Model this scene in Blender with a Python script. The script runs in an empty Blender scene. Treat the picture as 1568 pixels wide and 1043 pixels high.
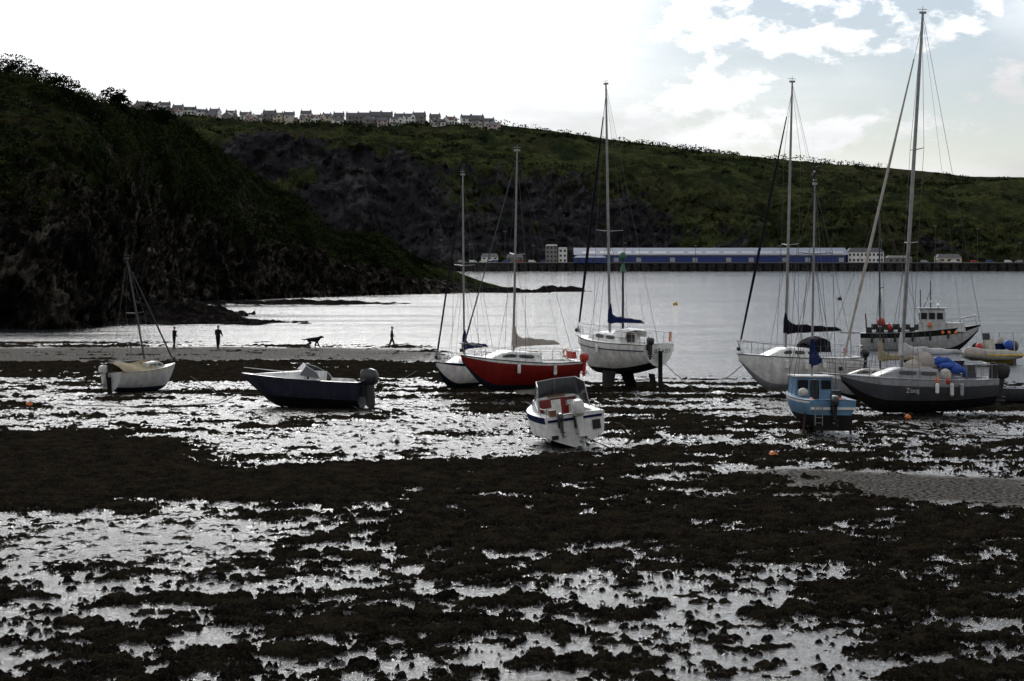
import bpy, math, random
import numpy as np
from mathutils import Vector, Matrix
random.seed(7); rng=np.random.default_rng(11)
R=math.radians
scene=bpy.context.scene
COL=scene.collection

# ------------------------------------------------------------------ noise
def _h(ix,iy,iz,seed):
    n=(ix.astype(np.int64)*374761393+iy.astype(np.int64)*668265263+iz.astype(np.int64)*1013904223+seed*144665)&0xffffffff
    n=((n^(n>>13))*1274126177)&0xffffffff
    n=((n^(n>>16))*2246822519)&0xffffffff
    n=n^(n>>15)
    return (n&0xffffff).astype(np.float64)/0xffffff*2-1
def vn2(x,y,seed=0):
    ix=np.floor(x);iy=np.floor(y);fx=x-ix;fy=y-iy
    fx=fx*fx*(3-2*fx);fy=fy*fy*(3-2*fy)
    z=np.zeros_like(ix)
    a=_h(ix,iy,z,seed);b=_h(ix+1,iy,z,seed);c=_h(ix,iy+1,z,seed);d=_h(ix+1,iy+1,z,seed)
    return (a*(1-fx)+b*fx)*(1-fy)+(c*(1-fx)+d*fx)*fy
def fbm2(x,y,octv=5,pers=0.5,seed=0):
    s=np.zeros_like(x);a=1.0;ca,sa=math.cos(0.6),math.sin(0.6)
    for i in range(octv):
        s+=a*vn2(x,y,seed+i*17); a*=pers
        x,y=(x*ca-y*sa)*2.03+3.1,(x*sa+y*ca)*2.03+7.7
    return s
def vn3(x,y,z,seed=0):
    ix=np.floor(x);iy=np.floor(y);iz=np.floor(z);fx=x-ix;fy=y-iy;fz=z-iz
    fx=fx*fx*(3-2*fx);fy=fy*fy*(3-2*fy);fz=fz*fz*(3-2*fz)
    r=0
    for dz in (0,1):
        a=_h(ix,iy,iz+dz,seed);b=_h(ix+1,iy,iz+dz,seed);c=_h(ix,iy+1,iz+dz,seed);d=_h(ix+1,iy+1,iz+dz,seed)
        v=(a*(1-fx)+b*fx)*(1-fy)+(c*(1-fx)+d*fx)*fy
        r=r+v*(fz if dz else (1-fz))
    return r
def fbm3(x,y,z,octv=4,pers=0.5,seed=0,ridge=False):
    s=np.zeros_like(x);a=1.0
    for i in range(octv):
        v=vn3(x,y,z,seed+i*13)
        if ridge: v=1-2*np.abs(v)
        s+=a*v;a*=pers
        x,y,z=x*1.7+y*1.0+3.3,y*1.7-x*1.0+1.1,z*2.0+5.7
    return s

# ------------------------------------------------------------------ materials
def mat(name,col,rough=0.5,metal=0.0,var=0.12,scale=3.0,spec=0.5,bump=0.0,bscale=20,dirt=None,dscale=1.2,damt=0.5,coat=0.0):
    m=bpy.data.materials.new(name);m.use_nodes=True
    nt=m.node_tree;N=nt.nodes;Lk=nt.links
    b=N['Principled BSDF'];b.inputs['Roughness'].default_value=rough;b.inputs['Metallic'].default_value=metal
    b.inputs['Specular IOR Level'].default_value=spec
    b.inputs['Coat Weight'].default_value=coat
    tc=N.new('ShaderNodeTexCoord')
    no=N.new('ShaderNodeTexNoise');no.inputs['Scale'].default_value=scale;no.inputs['Detail'].default_value=6
    Lk.new(tc.outputs['Object'],no.inputs['Vector'])
    mx=N.new('ShaderNodeMix');mx.data_type='RGBA'
    c1=[max(0,c*(1-var*1.6)) for c in col];c2=[min(1,c*(1+var)) for c in col]
    mx.inputs[6].default_value=(*c1,1);mx.inputs[7].default_value=(*c2,1)
    mr=N.new('ShaderNodeMapRange');mr.inputs[1].default_value=0.35;mr.inputs[2].default_value=0.65
    Lk.new(no.outputs['Fac'],mr.inputs[0]);Lk.new(mr.outputs[0],mx.inputs[0])
    out=mx.outputs[2]
    if dirt:
        n2=N.new('ShaderNodeTexNoise');n2.inputs['Scale'].default_value=dscale;n2.inputs['Detail'].default_value=8;n2.inputs['Roughness'].default_value=0.7
        mp=N.new('ShaderNodeMapping');mp.inputs['Scale'].default_value=(2.5,2.5,0.5)
        Lk.new(tc.outputs['Object'],mp.inputs[0]);Lk.new(mp.outputs[0],n2.inputs['Vector'])
        m2=N.new('ShaderNodeMapRange');m2.inputs[1].default_value=0.46;m2.inputs[2].default_value=0.70;m2.inputs[4].default_value=damt
        Lk.new(n2.outputs['Fac'],m2.inputs[0])
        mx2=N.new('ShaderNodeMix');mx2.data_type='RGBA';mx2.inputs[7].default_value=(*dirt,1)
        Lk.new(m2.outputs[0],mx2.inputs[0]);Lk.new(out,mx2.inputs[6]);out=mx2.outputs[2]
    Lk.new(out,b.inputs['Base Color'])
    if bump>0:
        nb=N.new('ShaderNodeTexNoise');nb.inputs['Scale'].default_value=bscale;nb.inputs['Detail'].default_value=5
        Lk.new(tc.outputs['Object'],nb.inputs['Vector'])
        bp=N.new('ShaderNodeBump');bp.inputs['Strength'].default_value=bump;bp.inputs['Distance'].default_value=0.05
        Lk.new(nb.outputs['Fac'],bp.inputs['Height']);Lk.new(bp.outputs[0],b.inputs['Normal'])
    return m
DIRT=(0.12,0.10,0.075)
M={}
M['white']=mat('gelcoat_white',(0.78,0.78,0.76),0.3,dirt=DIRT,damt=0.35)
M['cream']=mat('gelcoat_cream',(0.5,0.48,0.42),0.35,dirt=DIRT,damt=0.5)
M['grey']=mat('gelcoat_grey',(0.30,0.31,0.33),0.4,dirt=DIRT,damt=0.5)
M['lgrey']=mat('gelcoat_light_grey',(0.50,0.50,0.50),0.4,dirt=DIRT,damt=0.5)
M['dgrey']=mat('hull_dark_grey',(0.06,0.064,0.075),0.35,dirt=DIRT,damt=0.4)
M['navy']=mat('gelcoat_navy',(0.008,0.010,0.024),0.2,dirt=DIRT,damt=0.08)
M['red']=mat('gelcoat_red',(0.20,0.012,0.010),0.3,dirt=(0.10,0.02,0.015),damt=0.4)
M['lblue']=mat('paint_light_blue',(0.10,0.22,0.36),0.45,dirt=DIRT,damt=0.4)
M['blue']=mat('canvas_blue',(0.007,0.014,0.065),0.9,spec=0.1,bump=0.5,bscale=6)
M['bblue']=mat('tarp_bright_blue',(0.012,0.07,0.36),0.6,bump=0.5,bscale=6)
M['black']=mat('antifoul_black',(0.008,0.008,0.009),0.8,spec=0.2,dirt=(0.03,0.03,0.02),damt=0.5,bump=0.3)
M['afblue']=mat('antifoul_blue',(0.010,0.017,0.035),0.8,spec=0.2,dirt=(0.04,0.04,0.03),damt=0.5)
M['alu']=mat('mast_aluminium',(0.26,0.26,0.26),0.45,metal=0.4,dirt=(0.12,0.12,0.12),damt=0.3)
M['dspar']=mat('spar_dark',(0.03,0.032,0.038),0.5)
M['wire']=mat('rigging_wire',(0.07,0.07,0.07),0.5,metal=0.5)
M['steel']=mat('stainless_steel',(0.40,0.40,0.40),0.3,metal=0.8)
M['glass']=mat('tinted_window',(0.012,0.014,0.017),0.08,spec=0.7)
M['screen']=mat('windscreen_grey',(0.05,0.055,0.065),0.12,spec=0.7)
M['sail']=mat('sail_cloth',(0.38,0.35,0.31),0.85,bump=0.6,bscale=5)
M['tan']=mat('canvas_tan',(0.30,0.25,0.15),0.85,bump=0.7,bscale=5)
M['rubber']=mat('rubber_black',(0.012,0.012,0.013),0.6)
M['engine']=mat('outboard_black',(0.016,0.016,0.02),0.3,coat=0.2)
M['engw']=mat('outboard_white',(0.6,0.6,0.58),0.35,dirt=DIRT,damt=0.4)
M['orange']=mat('buoy_orange',(0.65,0.17,0.03),0.45)
M['redb']=mat('buoy_red',(0.42,0.03,0.02),0.4)
M['yellow']=mat('paint_yellow',(0.55,0.36,0.03),0.45)
M['wood']=mat('teak',(0.16,0.08,0.04),0.6)
M['rope']=mat('rope_weathered',(0.05,0.045,0.035),0.9)
M['rust']=mat('rusty_iron',(0.05,0.027,0.016),0.85,bump=0.5)
M['darkcloth']=mat('canvas_dark',(0.010,0.010,0.015),0.9,spec=0.1,bump=0.5,bscale=6)
M['skin']=mat('skin',(0.4,0.24,0.17),0.55)
M['hair']=mat('hair',(0.03,0.02,0.015),0.7)
M['fur']=mat('black_fur',(0.010,0.009,0.008),0.9,spec=0.1)
M['green']=mat('paint_green',(0.02,0.12,0.06),0.5)

# ------------------------------------------------------------------ mesh builder
class MB:
    def __init__(s): s.v=[];s.f=[];s.m=[]
    def face(s,idx,m=0): s.f.append(tuple(idx));s.m.append(m)
    def poly(s,pts,m=0):
        b=len(s.v);s.v+= [tuple(p) for p in pts];s.face(range(b,b+len(pts)),m)
    def loft(s,secs,close=False,cap=False,m=0,mf=None):
        b=len(s.v);n=len(secs[0])
        for sec in secs:
            s.v+=[tuple(p) for p in sec]
        k=n if close else n-1
        for i in range(len(secs)-1):
            for j in range(k):
                a=b+i*n+j;c=b+i*n+(j+1)%n
                s.face((a,c,c+n,a+n),mf(i,j) if mf else m)
        if cap:
            s.face([b+j for j in range(n)][::-1],m);e=b+(len(secs)-1)*n
            s.face([e+j for j in range(n)],m)
    def tube(s,path,r,n=6,m=0):
        path=[Vector(p) for p in path]
        if not hasattr(r,'__len__'): r=[r]*len(path)
        secs=[]
        for i,p in enumerate(path):
            a=path[max(0,i-1)];c=path[min(len(path)-1,i+1)]
            d=(c-a);
            if d.length<1e-6:d=Vector((0,0,1))
            d.normalize()
            up=Vector((0,0,1)) if abs(d.z)<0.9 else Vector((1,0,0))
            u=d.cross(up).normalized();w=d.cross(u).normalized()
            secs.append([p+u*(math.cos(t*2*math.pi/n)*r[i])+w*(math.sin(t*2*math.pi/n)*r[i]) for t in range(n)])
        s.loft(secs,True,True,m)
    def box(s,c,d,m=0,tx=1.0,ty=1.0,rz=0,sx=0):
        cx,cy,cz=c;a,b_,h=d[0]/2,d[1]/2,d[2]/2
        ca,sa=math.cos(rz),math.sin(rz)
        def q(x,y,z): return (cx+x*ca-y*sa,cy+x*sa+y*ca,cz+z)
        bot=[q(-a,-b_,-h),q(a,-b_,-h),q(a,b_,-h),q(-a,b_,-h)]
        top=[q(-a*tx+sx,-b_*ty,h),q(a*tx+sx,-b_*ty,h),q(a*tx+sx,b_*ty,h),q(-a*tx+sx,b_*ty,h)]
        s.loft([bot,top],True,True,m)
    def ell(s,c,r,nu=10,nv=7,m=0):
        secs=[]
        for i in range(nv+1):
            t=math.pi*i/nv;z=-math.cos(t);rr=max(math.sin(t),0.02)
            secs.append([(c[0]+r[0]*rr*math.cos(2*math.pi*j/nu),c[1]+r[1]*rr*math.sin(2*math.pi*j/nu),c[2]+r[2]*z) for j in range(nu)])
        s.loft(secs,True,True,m)
    def mesh(s,name,mats,smooth=True,ang=35):
        me=bpy.data.meshes.new(name);me.from_pydata(s.v,[],s.f)
        for x in mats: me.materials.append(x)
        me.polygons.foreach_set('material_index',s.m)
        if smooth:
            me.polygons.foreach_set('use_smooth',[True]*len(s.f))
        me.update()
        import bmesh
        bm=bmesh.new();bm.from_mesh(me);bmesh.ops.recalc_face_normals(bm,faces=bm.faces);bm.to_mesh(me);bm.free()
        if smooth:
            try: me.set_sharp_from_angle(angle=R(ang))
            except Exception: pass
        return me
    def obj(s,name,mats,parent=None,smooth=True,ang=35):
        me=s.mesh(name,mats,smooth,ang)
        o=bpy.data.objects.new(name,me);COL.objects.link(o)
        if parent:o.parent=parent
        return o
def mesh_np(name,V,F,mats,parent=None,attrs=None,smooth=False,midx=None):
    V=np.asarray(V,dtype=np.float32);F=np.asarray(F,dtype=np.int32)
    me=bpy.data.meshes.new(name);k=F.shape[1]
    me.vertices.add(len(V));me.vertices.foreach_set('co',V.ravel())
    me.loops.add(F.size);me.loops.foreach_set('vertex_index',F.ravel())
    me.polygons.add(len(F));me.polygons.foreach_set('loop_start',np.arange(0,F.size,k,dtype=np.int32))
    for x in mats: me.materials.append(x)
    if midx is not None: me.polygons.foreach_set('material_index',np.asarray(midx,dtype=np.int32))
    if smooth: me.polygons.foreach_set('use_smooth',np.ones(len(F),dtype=bool))
    me.update(calc_edges=True)
    if attrs:
        for kx,a in attrs.items():
            at=me.attributes.new(kx,'FLOAT','POINT');at.data.foreach_set('value',np.asarray(a,dtype=np.float32).ravel())
    o=bpy.data.objects.new(name,me);COL.objects.link(o)
    if parent:o.parent=parent
    return o
def grid_faces(nr,nc):
    i=np.arange(nr-1)[:,None]*nc+np.arange(nc-1)[None,:]
    i=i.ravel();return np.stack([i,i+1,i+nc+1,i+nc],1)
def empty(name,loc=(0,0,0),rot=(0,0,0)):
    e=bpy.data.objects.new(name,None);COL.objects.link(e);e.location=loc;e.rotation_euler=rot;e.empty_display_size=0.3;return e

# ------------------------------------------------------------------ camera
cd=bpy.data.cameras.new('camera');cam=bpy.data.objects.new('camera',cd);COL.objects.link(cam)
cam.location=(0,0,7);cam.rotation_euler=(R(90),0,0)
cd.sensor_width=36;cd.lens=70;cd.shift_y=-0.0775;cd.clip_start=0.5;cd.clip_end=30000
scene.camera=cam
scene.view_settings.view_transform='Standard';scene.view_settings.look='None';scene.view_settings.exposure=0

# ------------------------------------------------------------------ light
SA,SE=R(-6),R(30)
S=Vector((math.sin(SA)*math.cos(SE),math.cos(SA)*math.cos(SE),math.sin(SE)))
sl=bpy.data.lights.new('sun','SUN');so=bpy.data.objects.new('sun',sl);COL.objects.link(so)
sl.energy=0.9;sl.angle=R(15);sl.color=(1,0.97,0.93);so.rotation_euler=S.to_track_quat('Z','Y').to_euler();so.location=(0,0,60)
w=bpy.data.worlds.new('World');scene.world=w;w.use_nodes=True
nt=w.node_tree;N=nt.nodes;Lk=nt.links
N.clear()
out=N.new('ShaderNodeOutputWorld')
sky=N.new('ShaderNodeTexSky');sky.sky_type='NISHITA';sky.sun_disc=False;sky.sun_elevation=SE;sky.sun_rotation=SA;sky.air_density=1.0;sky.dust_density=0.3
bgs=N.new('ShaderNodeBackground');bgs.inputs[1].default_value=0.05
Lk.new(sky.outputs[0],bgs.inputs[0])
tc=N.new('ShaderNodeTexCoord')
def math_(op,a,b=None,clamp=False):
    n=N.new('ShaderNodeMath');n.operation=op;n.use_clamp=clamp
    for i,x in enumerate((a,b)):
        if x is None: continue
        if isinstance(x,(int,float)): n.inputs[i].default_value=x
        else: Lk.new(x,n.inputs[i])
    return n.outputs[0]
def mrange(x,a,b,c=0.0,d=1.0,sm=True):
    n=N.new('ShaderNodeMapRange');n.interpolation_type='SMOOTHSTEP' if sm else 'LINEAR'
    for i,vv in enumerate((a,b,c,d)): n.inputs[i+1].default_value=vv
    Lk.new(x,n.inputs[0]);return n.outputs[0]
def noise(vec,scale,detail=5,rough=0.55,sc=(1,1,1),loc=(0,0,0)):
    mp=N.new('ShaderNodeMapping');mp.inputs['Scale'].default_value=sc;mp.inputs['Location'].default_value=loc
    Lk.new(vec,mp.inputs[0])
    n=N.new('ShaderNodeTexNoise');n.inputs['Scale'].default_value=scale;n.inputs['Detail'].default_value=detail;n.inputs['Roughness'].default_value=rough
    Lk.new(mp.outputs[0],n.inputs['Vector']);return n.outputs['Fac']
G=tc.outputs['Generated']
sp=N.new('ShaderNodeSeparateXYZ');Lk.new(G,sp.inputs[0])
dt=N.new('ShaderNodeVectorMath');dt.operation='DOT_PRODUCT';dt.inputs[1].default_value=S;Lk.new(G,dt.inputs[0])
dpos=math_('MAXIMUM',dt.outputs['Value'],0.0)
glow=math_('POWER',dpos,8.0)
back=mrange(dt.outputs['Value'],-1.0,1.0,0.60,0.92,False)
br=math_('ADD',math_('MULTIPLY',glow,2.9),back)
br=math_('MULTIPLY',br,mrange(sp.outputs[2],0.05,0.22,0.53,1.0))
var=mrange(noise(G,6,7,0.6,(1,1,4)),0.3,0.7,0.76,1.12)
br=math_('MULTIPLY',br,var)
cb=N.new('ShaderNodeBackground');cb.inputs[0].default_value=(0.975,0.985,1.0,1);Lk.new(br,cb.inputs[1])
mx_=mrange(sp.outputs[0],0.0,0.11)
mz_=mrange(sp.outputs[2],0.034,0.060)
frontm=mrange(sp.outputs[1],0.2,0.6)
big=mrange(noise(G,7,4,0.5,(1,1,2.2),(0.3,0,0.4)),0.36,0.56)
puff=mrange(noise(G,18,8,0.62,(1,1,1.9),(1.3,0.2,0.1)),0.515,0.60)
m1=math_('MULTIPLY',math_('MULTIPLY',mx_,mz_),math_('ADD',math_('MULTIPLY',big,0.40),0.55))
m1=math_('MULTIPLY',m1,math_('SUBTRACT',1.0,puff))
m1=math_('MULTIPLY',m1,frontm)
m2=math_('MULTIPLY',mrange(sp.outputs[2],0.55,0.9),0.5)
blue=math_('MAXIMUM',m1,m2)
bb=N.new('ShaderNodeBackground');bb.inputs[0].default_value=(0.60,0.66,0.88,1);bb.inputs[1].default_value=0.26
addb=N.new('ShaderNodeAddShader');Lk.new(bgs.outputs[0],addb.inputs[0]);Lk.new(bb.outputs[0],addb.inputs[1])
ms=N.new('ShaderNodeMixShader');Lk.new(blue,ms.inputs[0]);Lk.new(cb.outputs[0],ms.inputs[1]);Lk.new(addb.outputs[0],ms.inputs[2])
Lk.new(ms.outputs[0],out.inputs[0])

# ------------------------------------------------------------------ node helper for surface mats
class NT:
    def __init__(s,name):
        s.m=bpy.data.materials.new(name);s.m.use_nodes=True;s.n=s.m.node_tree.nodes;s.l=s.m.node_tree.links
        s.b=s.n['Principled BSDF'];g=s.n.new('ShaderNodeNewGeometry');s.pos=g.outputs['Position'];s.nor=g.outputs['Normal'];s.out=s.n['Material Output']
    def noise(s,scale,detail=5,rough=0.55,sc=(1,1,1),loc=(0,0,0)):
        mp=s.n.new('ShaderNodeMapping');mp.inputs['Scale'].default_value=sc;mp.inputs['Location'].default_value=loc;s.l.new(s.pos,mp.inputs[0])
        n=s.n.new('ShaderNodeTexNoise');n.inputs['Scale'].default_value=scale;n.inputs['Detail'].default_value=detail;n.inputs['Roughness'].default_value=rough
        s.l.new(mp.outputs[0],n.inputs['Vector']);return n.outputs['Fac']
    def voro(s,scale,sc=(1,1,1)):
        mp=s.n.new('ShaderNodeMapping');mp.inputs['Scale'].default_value=sc;s.l.new(s.pos,mp.inputs[0])
        n=s.n.new('ShaderNodeTexVoronoi');n.inputs['Scale'].default_value=scale;s.l.new(mp.outputs[0],n.inputs['Vector'])
        return n.outputs['Distance'],n.outputs['Color']
    def mr(s,x,a,b,c=0.0,d=1.0):
        n=s.n.new('ShaderNodeMapRange');n.interpolation_type='SMOOTHSTEP'
        for i,vv in enumerate((a,b,c,d)): n.inputs[i+1].default_value=vv
        s.l.new(x,n.inputs[0]);return n.outputs[0]
    def math(s,op,a,b,clamp=False):
        n=s.n.new('ShaderNodeMath');n.operation=op;n.use_clamp=clamp
        for i,x in enumerate((a,b)):
            if isinstance(x,(int,float)): n.inputs[i].default_value=x
            else: s.l.new(x,n.inputs[i])
        return n.outputs[0]
    def mix(s,f,a,b):
        n=s.n.new('ShaderNodeMix');n.data_type='RGBA'
        if isinstance(f,float): n.inputs[0].default_value=f
        else: s.l.new(f,n.inputs[0])
        for i,x in ((6,a),(7,b)):
            if isinstance(x,tuple): n.inputs[i].default_value=(*x,1)
            else: s.l.new(x,n.inputs[i])
        return n.outputs[2]
    def attr(s,nm):
        n=s.n.new('ShaderNodeAttribute');n.attribute_name=nm;return n.outputs['Fac']
    def bump(s,h,strength,dist,prev=None):
        n=s.n.new('ShaderNodeBump');n.inputs['Strength'].default_value=strength if isinstance(strength,float) else 1
        if not isinstance(strength,float): s.l.new(strength,n.inputs['Strength'])
        n.inputs['Distance'].default_value=dist;s.l.new(h,n.inputs['Height'])
        if prev: s.l.new(prev,n.inputs['Normal'])
        return n.outputs[0]
    def diffuse(s,col,nor,fac):
        d=s.n.new('ShaderNodeBsdfDiffuse');s.l.new(col,d.inputs[0]);s.l.new(nor,d.inputs['Normal'])
        cur=s.out.inputs[0].links[0].from_socket
        m=s.n.new('ShaderNodeMixShader');s.l.new(fac,m.inputs[0]);s.l.new(cur,m.inputs[1]);s.l.new(d.outputs[0],m.inputs[2]);s.l.new(m.outputs[0],s.out.inputs[0])
    def set(s,k,x):
        if isinstance(x,(float,int)): s.b.inputs[k].default_value=x
        elif isinstance(x,tuple): s.b.inputs[k].default_value=(*x,1)
        else: s.l.new(x,s.b.inputs[k])

# ground material
g=NT('wet_mud_and_weed')
weed=g.attr('weed');sand=g.attr('sand')
fine=g.noise(7,7,0.72)
wm=g.mr(g.math('ADD',weed,g.math('MULTIPLY',g.math('SUBTRACT',fine,0.5),0.34)),-0.02,0.02)
wc=g.mix(g.mr(g.noise(1.3,6,0.7),0.4,0.65),(0.006,0.0055,0.005),(0.019,0.016,0.011))
wc=g.mix(g.mr(g.noise(16,5,0.75),0.50,0.70),wc,(0.045,0.036,0.022))
mc=g.mix(sand,(0.020,0.018,0.016),(0.085,0.076,0.064))
g.set('Base Color',mc)
g.set('Roughness',g.math('ADD',g.math('MULTIPLY',sand,0.30),0.14))
g.set('Specular IOR Level',g.math('SUBTRACT',0.8,g.math('MULTIPLY',sand,0.45)))
b1=g.bump(g.noise(3.0,7,0.74,(0.7,1.1,1)),1.0,0.09)
b2=g.bump(g.noise(14,4,0.65,(0.8,1.2,1)),0.6,0.022,b1)
g.set('Normal',b2)
sd=g.mr(g.math('ADD',g.math('MULTIPLY',sand,0.75),g.math('MULTIPLY',g.math('SUBTRACT',g.noise(0.35,6,0.65,(0.5,1.6,1)),0.5),1.2)),0.15,0.75,0.0,0.78)
sd=g.math('MULTIPLY',sd,g.mr(sand,0.1,0.5))
g.diffuse(mc,b2,sd)
g.diffuse(wc,b2,wm)
GM=g.m
# sea
g=NT('sea_water')
g.set('Base Color',(0.03,0.038,0.042));g.set('Roughness',0.09);g.b.inputs['IOR'].default_value=1.5
st=g.mr(g.noise(0.045,6,0.65,(0.30,1.7,1)),0.38,0.62,0.35,0.85)
b1=g.bump(g.noise(0.45,4,0.6,(0.40,1.4,1)),st,0.30)
b2=g.bump(g.noise(2.2,5,0.7,(0.45,1.6,1)),st,0.13,b1)
g.set('Normal',b2);SM=g.m

# ------------------------------------------------------------------ ground sheet
def shore(x):
    t=np.clip((x+9)/12,0,1);t=t*t*(3-2*t)
    return 167*(1-t)+111*t+ 3*np.sin(x*0.13)
T=np.concatenate([-np.geomspace(1.2,0.285,24)[:-1],np.linspace(-0.28,0.28,1100),np.geomspace(0.285,1.2,24)[1:]])
inv=np.linspace(1/27.0,1/225.0,980)
Y=np.concatenate([1/inv,np.geomspace(232,12000,34)])
Y=np.concatenate([np.linspace(-60,25,12),Y])
TT,YY=np.meshgrid(T,Y)
spread=np.maximum(YY,24)
X=TT*spread
wx=X+2.2*fbm2(X*0.12,YY*0.12,3,0.5,91);wy=YY+2.4*fbm2(X*0.12,YY*0.12,3,0.5,57)
cover=np.full_like(X,0.43);sandm=np.zeros_like(X);calm=np.zeros_like(X)
def patch(x,y,rx,ry,c,sd=None,p=4,cm=None):
    global cover,sandm,calm
    d=(np.abs((wx-x)/rx)**p+np.abs((wy-y)/ry)**p)
    k=1/(1+d**2.0)
    cover=cover*(1-k)+c*k
    if sd is not None: sandm=sandm*(1-k)+sd*k
    if cm is not None: calm=calm*(1-k)+cm*k
patch(-8.5,42,9,14,0.25)
patch(-9.8,50,3.4,6,0.06,cm=0.6)
patch(0,40,5,8,0.35)
patch(2,35,4,3,0.32)
patch(5.0,41,3.4,7,0.25)
patch(10.5,40,3.4,7,0.52)
patch(3.0,52.5,8.0,4.0,0.76)
patch(11,51,7,5.0,0.80)
patch(-4,64,8.5,6.5,1.1)
patch(-15.5,69,8.5,10.5,1.1)
patch(11,69,11,4.0,0.60)
patch(13.5,61.5,8.0,3.6,0.02,1.0,cm=1)
patch(3.5,60,5,3.2,0.62)
patch(-5,79,8,8.5,0.12,cm=0.4)
patch(13,84,14,11,0.40)
patch(-20,94,11,13,0.36,0.2)
patch(-6,94,7,8,0.22)
patch(3,104,6,7,0.62)
patch(18,104,14,6,0.45)
patch(-21,125,20,8,0.93)
patch(-28,150,28,13,0.02,1.0,cm=1)
patch(-30,137,24,2.0,0.8)
n1=fbm2(X*0.55,YY*0.66,4,0.60,5)+0.80*fbm2(X*2.3,YY*2.3,5,0.74,15)
u=0.5*(1+np.tanh(n1/n1.std()*0.80))
nl=fbm2(X*0.15,YY*0.42,6,0.66,33);ul=0.5*(1+np.tanh(nl/nl.std()*0.85))
far=np.clip((YY-60)/35,0,1)*0.62
u=u*(1-far)+ul*far
u=0.5+(u-0.5)*(1+0.5*far)
h=cover-u
h=np.where(cover>0.95,np.maximum(h,0.06),h)
tf=fbm2(X*3.2,YY*2.6,4,0.6,150)
tuft=(tf/tf.std()-0.95)*0.12*(1-calm)
h=np.where(h<0,np.maximum(h,np.minimum(tuft,0.10)*np.clip(1.2-far,0.2,1)),h)
wz=np.clip(h,0,0.5)
fineN=fbm2(X*3.6,YY*3.6,4,0.7,77)
Z=np.where(h>0,0.11*(1-np.exp(-wz*8))+0.045*fineN*np.clip(wz*9,0,1),0.0)
Z=Z+0.016*fbm2(X*2.6,YY*2.6,4,0.6,4)*(1-calm)
Z=Z+0.06*np.clip(wz*4,0,1)*np.abs(fbm2(X*0.9,YY*0.9,3,0.5,8))
sh=shore(X)
dd=YY-sh
Z=Z-np.clip(dd,0,None)*0.02-np.clip((dd+8)/8,0,1)*0.05
Z=np.maximum(Z,-3.0)
V=np.stack([X,YY,Z],-1).reshape(-1,3)
mesh_np('mud_flats',V,grid_faces(len(Y),len(T)),[GM],attrs={'weed':h,'sand':sandm},smooth=True)
sx=np.linspace(-1,1,60)*9000;sy=np.concatenate([np.linspace(105,400,30),np.geomspace(420,14000,30)])
XX,Y2=np.meshgrid(sx,sy)
mesh_np('sea',np.stack([XX,Y2,np.full_like(XX,-0.045)],-1).reshape(-1,3),grid_faces(60,60),[SM],smooth=True)

# ------------------------------------------------------------------ terrain materials
def terrain(name,grass1,grass2,dry,rock1,rock2,sc,bd,rt=(0.52,0.68),rs=5.0):
    g=NT(name)
    veg=g.attr('veg')
    n1=g.noise(sc,8,0.72);n2=g.noise(sc*rs,8,0.75,(1,1,0.8));vd,vc=g.voro(sc*3.2,(1,1,0.6))
    v=g.math('ADD',veg,g.math('MULTIPLY',g.math('SUBTRACT',n1,0.5),2.4))
    vm=g.mr(v,0.36,0.54)
    rc=g.mix(g.mr(g.math('ADD',n2,g.math('MULTIPLY',vd,0.12)),rt[0],rt[1]),rock1,rock2)
    rc=g.mix(g.mr(g.noise(sc*0.9,5,0.6,loc=(7,1,3)),0.42,0.60,0.75,0.0),rc,rock1)
    gc=g.mix(g.mr(g.noise(sc*1.6,8,0.75,loc=(9,3,1)),0.42,0.58),grass1,grass2)
    gc=g.mix(g.mr(g.noise(sc*0.7,6,0.7,loc=(2,8,4)),0.52,0.66),gc,dry)
    gc=g.mix(g.mr(g.noise(sc*9,5,0.7,loc=(5,3,1)),0.40,0.62,0.0,0.65),gc,grass1)
    g.set('Base Color',g.mix(vm,rc,gc));g.set('Roughness',1.0);g.set('Specular IOR Level',0.0)
    g.set('Normal',g.bump(vd,0.7,bd*0.7,g.bump(n2,1.0,bd)));return g.m
TN=terrain('headland_surface',(0.009,0.013,0.006),(0.036,0.044,0.016),(0.046,0.036,0.020),(0.014,0.013,0.012),(0.19,0.17,0.135),0.16,1.4,(0.52,0.72),3.2)
TF=terrain('far_hill_surface',(0.024,0.032,0.016),(0.078,0.088,0.032),(0.062,0.055,0.032),(0.030,0.030,0.034),(0.125,0.118,0.118),0.022,7.0,(0.50,0.74))

# near headland
HB=[(-75,170),(-62.8,198),(-53.2,207),(-48.2,206),(-45.7,216),(-47,245),(-58,335),(-53.9,362),(-48,381),(-42,395),(-37.5,403),(-32.8,410),(-26.6,418),(-20.2,427),(-13.4,435),(-6.4,444),(2.4,449)]
HR=[(-112,285,38),(-88.8,290,36.8),(-74.6,290,34),(-68.9,290,32.8),(-64.3,300,30.5),(-61.3,320,31.0),(-65.7,390,33.6),(-61,410,30.0),(-54.2,430,25.0),(-46.8,440,19.6),(-41.4,445,12.8),(-36,450,13.2),(-29,455,12.2),(-21.7,460,7.6),(-14.2,462,5.0),(-6.7,463,2.2),(2.4,463,-0.1)]
def interp(tab,t):
    tab=np.array(tab,float);i=np.arange(len(tab));return np.stack([np.interp(t,i,tab[:,k]) for k in range(tab.shape[1])],-1)
nc=860;t=np.linspace(0,16,nc)
base=interp(HB,t);ridge=interp(HR,t)
ker=np.hanning(41);ker/=ker.sum()
def smo(a):
    p=np.pad(a,((20,20),(0,0)),mode='edge');return np.stack([np.convolve(p[:,k],ker,'valid') for k in range(a.shape[1])],-1)
base=smo(base);ridge=smo(ridge)
vs=np.concatenate([np.linspace(-0.06,1,220),np.linspace(1.03,2.2,30)])
P=np.zeros((len(vs),nc,3));veg=np.zeros((len(vs),nc))
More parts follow.
